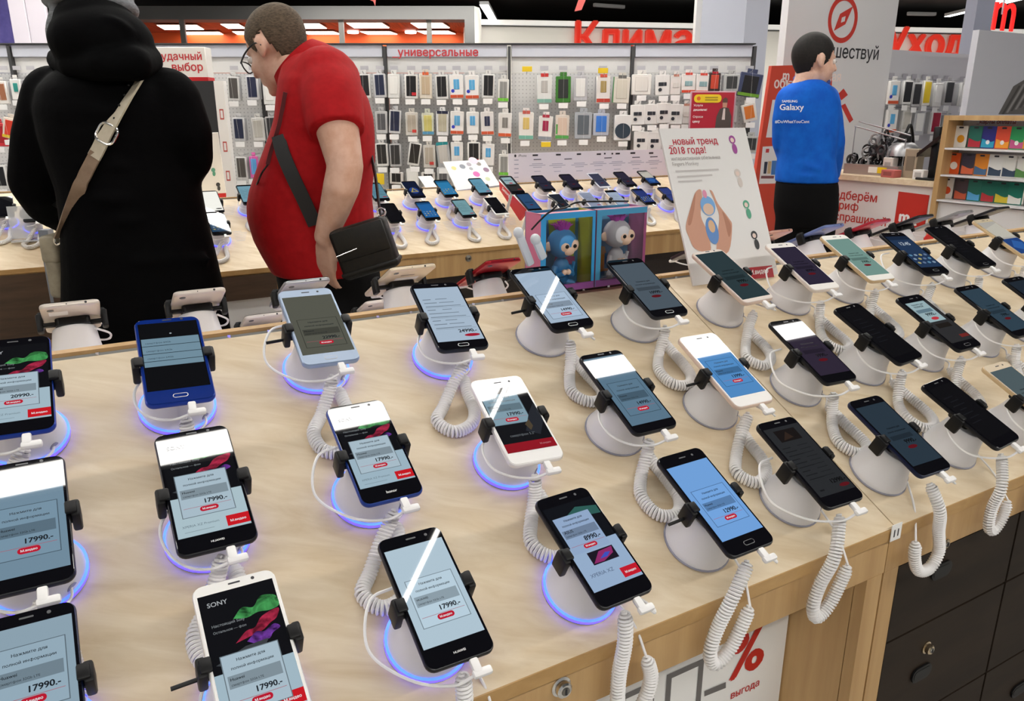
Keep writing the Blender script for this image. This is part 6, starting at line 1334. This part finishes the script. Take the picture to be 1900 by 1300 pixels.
# shoulder bag, its strap and flap
bc = W(678, 460, Y1-.27); Mb = fr(bc, V((cos(R(17)), -.05, sin(R(17)))), V((-sin(R(17)), 0, cos(R(17)))))
bag = thing('shoulder_bag', 'black leather shoulder bag hanging at the hip of the man in red', 'bag', Mb)
LEA = noisy('black_leather', '0b0a09', '16140f', rough=.45, nscale=60, bump=.2)
obj('bag_body', MB().add(bbox(.165, .145, .060, .014, 3), LEA), bag); obj('flap', MB().add(bbox(.150, .085, .012, .005, 2, (.004, .026, .034)), LEA), bag); obj('lower_trim', MB().add(bbox(.17, .014, .066, .005, 2, (0, -.055, 0)), LEA), bag)
obj('zip_line', MB().add(tube([(-.075, .004, .0412), (-.012, .010, .0412)], .0016, 6), M_CHROME), bag)
sp_ = [onskin(B1, 584, 416, .010), onskin(B1, 565, 372, .010), onskin(B1, 545, 325, .010), onskin(B1, 529, 284, .010), onskin(B1, 520, 252, .006)]; sp_ = [p for p in sp_ if p]; ly = [p for p in ly if p]
obj('strap', MB().add(ribbon(sp_, .040, .004, V((1, 0, .35)), 8), mat((.016, .016, .017), .7)), bag, True)
obj('strap', MB().add(ribbon([W(690, 292, Y1-.02), W(697, 330, Y1-.12), W(702, 370, Y1-.20), W(707, 405, Y1-.25)], .014, .004, V((.4, -1, 0)), 6), mat((.016, .016, .017), .7)), bag, True)
obj('strap_ring', MB().add(tube([Mb @ V((.078+.012*cos(a), .082+.012*sin(a), .0)) for a in [2*pi*i/14 for i in range(15)]], .0025, 6), M_CHROME), bag, True)

# ---- the person in the black hooded coat
Y2 = 2.12
pr2_ = thing('person', 'person in a black hooded winter coat and grey knit hat seen from behind', 'person', V((W(230, 520, Y2).x, Y2, 0)))
HM2 = fr(W(176, 22, Y2+.02), V((.12, .98, -.12)), V((-.98, .12, 0)))
sk = MB(); head_shapes(sk, HM2, SKIN, 1.02, (-.04, -.22)); sk.add(tube([W(190, 110, Y2), W(220, 300, Y2), W(240, 500, Y2)], [.07, .13], 12), SKIN)
for s_, pts in ((1, [(W(110, 200, Y2), .06), (W(70, 330, Y2+.06), .05), (W(130, 395, Y2+.25), .035)]), (-1, [(W(305, 205, Y2), .06), (W(335, 300, Y2+.08), .05), (W(280, 350, Y2+.30), .035)])):
    chain(sk, pts, SKIN); w_ = V(pts[-1][0]); d_ = V((.25*s_, .9, .1)).normalized(); hand_shapes(sk, fr(w_, d_, V((s_*.9, -.25, 0))-d_*d_.dot(V((s_*.9, -.25, 0)))), SKIN, 1, .5)
baked('body', sk, .008, 4, SKIN, pr2_)
COAT = noisy('black_coat_cloth', '020203', '040405', scale=(1, 1, 2), rough=.8, nscale=14, spec=.06, bump=.6)
ROWS2 = [(y, xl+(10 if y < 340 else 16), xr-(0 if y < 380 else 6), d) for y, xl, xr, d in [(118, 128, 272, .10), (140, 95, 312, .145), (165, 75, 332, .175), (200, 70, 346, .19), (250, 80, 350, .195), (300, 96, 352, .195), (345, 108, 362, .20), (400, 116, 378, .205), (450, 118, 390, .21), (500, 119, 402, .215), (560, 118, 416, .225), (640, 116, 428, .23), (760, 112, 438, .235), (860, 110, 444, .235)]]
ct = MB().add(rings(ROWS2, Y2, 32), COAT)
chain(ct, [(W(108, 185, Y2), .086), (W(84, 260, Y2+.0), .080), (W(76, 335, Y2+.03), .080), (W(96, 370, Y2+.10), .076), (W(130, 396, Y2+.20), .066)], COAT)
chain(ct, [(W(310, 190, Y2), .088), (W(335, 245, Y2), .080), (W(341, 287, Y2+.03), .076), (W(330, 312, Y2+.10), .070), (W(290, 345, Y2+.26), .060)], COAT)
for xa, ya, xb, yb in ((110, 212, 240, 206), (100, 380, 250, 372), (140, 420, 350, 410), (150, 300, 320, 330), (130, 500, 390, 480)):
    ct.add(tube([onback(xa, ya, Y2, ROWS2, -.006), onback((xa+xb)/2, (ya+yb)/2-5, Y2, ROWS2, -.003), onback(xb, yb, Y2, ROWS2, -.006)], .010, 8, 6), COAT)
co = baked('coat', ct, .011, 3, COAT, pr2_); B2 = skin_of(co)
hd = MB().add(ell(W(190, 78, Y2-.06), .118, .13, .088, None, 24, 16), COAT).add(ell(W(180, 46, Y2-.03), .090, .12, .070, None, 24, 16), COAT)
chain(hd, [(W(112, 112, Y2-.02), .032), (W(138, 122, Y2-.13), .034), (W(190, 122, Y2-.175), .036), (W(248, 118, Y2-.13), .042), (W(272, 112, Y2-.02), .040)], COAT)
for pts in (((120, 60), (160, 40), (215, 44), (262, 82)), ((108, 92), (150, 84), (220, 90), (276, 104))):
    hd.add(tube([W(x, y, Y2-.165+abs(x-190)*.0012) for x, y in pts], .016, 8, 5), COAT)
baked('hood', hd, .008, 3, COAT, pr2_)
KN = noisy('grey_knit', '6f7276', '8e9196', scale=(1, 1, 5), rough=.9, nscale=60, bump=.4)
hat = MB().add(ell((-.010, 0, .055), .112, .094, .100, None, 28, 18), KN, HM2).add(tube([HM2 @ V((-.012+.106*cos(a), .090*sin(a), .012)) for a in [2*pi*i/24 for i in range(25)]], .017, 8), KN)
hat.add(tube([W(118, 20, Y2-.06), W(104, 60, Y2-.04), W(110, 92, Y2-.01)], [.03, .02], 10, 4), KN)
baked('knit_hat', hat, .007, 3, KN, pr2_)
hip2 = V((W(250, 560, Y2).x, Y2, .72)); legs('trousers', pr2_, hip2, TR, V((1, 0, 0)), .10, .10, .07); shoes(pr2_, hip2, V((0, 1, 0)), V((-1, 0, 0)), M_BLACK, .10)
# cross-body bag with beige strap
bc = W(110, 490, Y2-.04)
bg = thing('crossbody_bag', 'beige cross-body bag with a wide buckled strap over the black coat', 'bag', Matrix.Translation(bc))
BEI = noisy('beige_leather', '8f8674', 'a39a86', rough=.5, nscale=30); BEL = noisy('pale_strap', 'b3a994', 'c2b8a4', rough=.5, nscale=30); TAN = noisy('tan_strap', '7d6754', '8a7562', rough=.5, nscale=30)
obj('bag_body', MB().add(bbox(.040, .12, .155, .014, 3, (0, .02, -.01)), BEI), bg); obj('flap', MB().add(bbox(.046, .126, .075, .012, 3, (0, .02, .045)), BEI), bg)
obj('ring', MB().add(tube([W(107+6*cos(a), 446+8*sin(a), Y2-.10) for a in [2*pi*i/14 for i in range(15)]], .003, 6), M_CHROME), bg, True)
b2 = lambda x, y: onskin(B2, x, y, .006)
up_ = [b2(268, 133), b2(256, 152), b2(236, 182), b2(216, 213), b2(198, 246), b2(184, 275), b2(176, 292)]; up_ = [p for p in up_ if p]
obj('strap', MB().add(ribbon(up_, .034, .005, V((1, 0, .55)), 8), BEL), bg, True)
lo_ = [b2(180, 284), b2(160, 325), b2(148, 353), W(126, 404, Y2-.17), W(112, 440, Y2-.11)]; lo_ = [p for p in lo_ if p]
obj('strap', MB().add(ribbon(lo_, .031, .005, V((1, 0, .5)), 8), TAN), bg, True)
bkc = b2(199, 247)-V((0, .006, 0)); d1 = (b2(210, 222)-b2(190, 264)).normalized(); Mk = fr(bkc, d1, V((1, 0, .2))-d1*d1.dot(V((1, 0, .2))))
bk_ = MB().add(tube([Mk @ V((p[0], p[1], .004)) for p in rrect(.046, .048, .014, 4)+[rrect(.046, .048, .014, 4)[0]]], .0036, 8), M_CHROME).add(tube([Mk @ V((-.02, 0, .007)), Mk @ V((.021, 0, .006))], .0025, 6), M_CHROME)
obj('buckle', bk_, bg, True)
hl = MB()
for x, y in ((239, 161), (231, 178), (222, 197), (213, 219)): hl.add(ell(b2(x, y)-V((0, .003, 0)), .0028), M_BLACK)
obj('strap_holes', hl, bg, True)

# ---- the man in the blue pullover
Y3 = 3.6
pr3 = thing('person', 'person in a bright blue pullover and black trousers looking right, seen from behind', 'person', V((W(1496, 340, Y3).x, Y3, 0)))
HM3 = fr(W(1512, 115, Y3), V((.985, .14, -.06)), V((-.14, .985, 0)))
ROWS3 = [(148, 1484, 1520, .07), (156, 1466, 1535, .10), (168, 1450, 1548, .115), (186, 1440, 1557, .125), (212, 1437, 1556, .13), (250, 1442, 1551, .13), (290, 1445, 1547, .13), (318, 1441, 1550, .135), (337, 1440, 1553, .135)]
sk = MB(); head_shapes(sk, HM3, SKIN, .91, (-.035, -.15)); sk.add(tube([W(1505, 172, Y3), W(1497, 240, Y3), W(1497, 330, Y3)], [.06, .11], 12), SKIN)
for s_, pts in ((-1, [(W(1529, 192, Y3), .05), (W(1544, 262, Y3+.02), .045), (W(1542, 318, Y3+.15), .032)]), (1, [(W(1467, 192, Y3), .05), (W(1456, 262, Y3+.03), .045), (W(1470, 304, Y3+.20), .032)])):
    pts = [(p, r*.78) for p, r in pts]; chain(sk, pts, SKIN); w_ = V(pts[-1][0]); d_ = V((s_*.4, .8, -.2)).normalized(); t_ = V((0, .2, 1)); hand_shapes(sk, fr(w_, d_, t_-d_*d_.dot(t_)), SKIN, 1, .6)
baked('body', sk, .007, 4, SKIN, pr3); eyes(HM3, pr3, .91)
hair_cap(HM3, noisy('dark_short_hair', '0e0b09', '1c1613', rough=.7, nscale=90), pr3, .91, .062, .006, -.105, .003, .008, .006)
BLU = noisy('blue_jersey', '0a58c2', '0e66d0', rough=.75, nscale=20, spec=.2, bump=.1)
pu = MB().add(rings(ROWS3, Y3, 32), BLU)
chain(pu, [(W(1529, 186, Y3), .066), (W(1537, 222, Y3), .062), (W(1544, 264, Y3+.01), .056), (W(1544, 300, Y3+.08), .048), (W(1542, 322, Y3+.14), .042)], BLU)
chain(pu, [(W(1467, 186, Y3), .066), (W(1459, 222, Y3), .062), (W(1456, 262, Y3+.02), .056), (W(1463, 295, Y3+.12), .048), (W(1470, 306, Y3+.19), .040)], BLU)
for xa, ya, xb, yb in ((1450, 322, 1530, 326), (1480, 300, 1545, 318), (1528, 200, 1540, 280)):
    pu.add(tube([onback(xa, ya, Y3, ROWS3, -.004), onback((xa+xb)/2, (ya+yb)/2+3, Y3, ROWS3, -.001), onback(xb, yb, Y3, ROWS3, -.004)], .009, 8, 5), BLU)
pv = baked('pullover', pu, .009, 3, BLU, pr3); B3 = skin_of(pv)
lt = MB()
def back_text(s, x0, x1, y, b):
    a_ = W(x0, y, Y3-.13); c_ = W(x1, y, Y3-.13); v_, f_ = tw(s, (c_-a_).length, 'l', b); out = []
    k = ppm(a_)
    for p in v_:
        q = onskin(B3, x0+p[0]*k, y-p[1]*k*.97, .003); out.append(q or W(x0, y, Y3-.12))
    lt.add((out, f_), mat('e8ecf4', .6), None, False)
back_text('SAMSUNG', 1452, 1480, 190, .03); back_text('Galaxy', 1448, 1492, 204, .02); back_text('#DoWhatYouCant', 1439, 1502, 228, .02)
obj('lettering', lt, pr3, True)
nb = W(1506, 149, Y3); obj('lanyard', MB().add(tube([nb+V((.070*cos(a), .078*sin(a), .0+.024*sin(a))) for a in [2*pi*i/24 for i in range(25)]], .008, 8), mat('1c3f8c', .6)), pr3, True)
hip3 = V((W(1496, 400, Y3).x, Y3, W(1496, 385, Y3).z))
legs('trousers', pr3, hip3, TR, V((1, 0, 0)), .075, .080, .064, rings([(333, 1442, 1552, .132), (350, 1440, 1553, .135), (385, 1437, 1553, .135), (420, 1445, 1548, .12)], Y3)); shoes(pr3, hip3, V((0, 1, 0)), V((-1, 0, 0)), M_BLACK, .075)
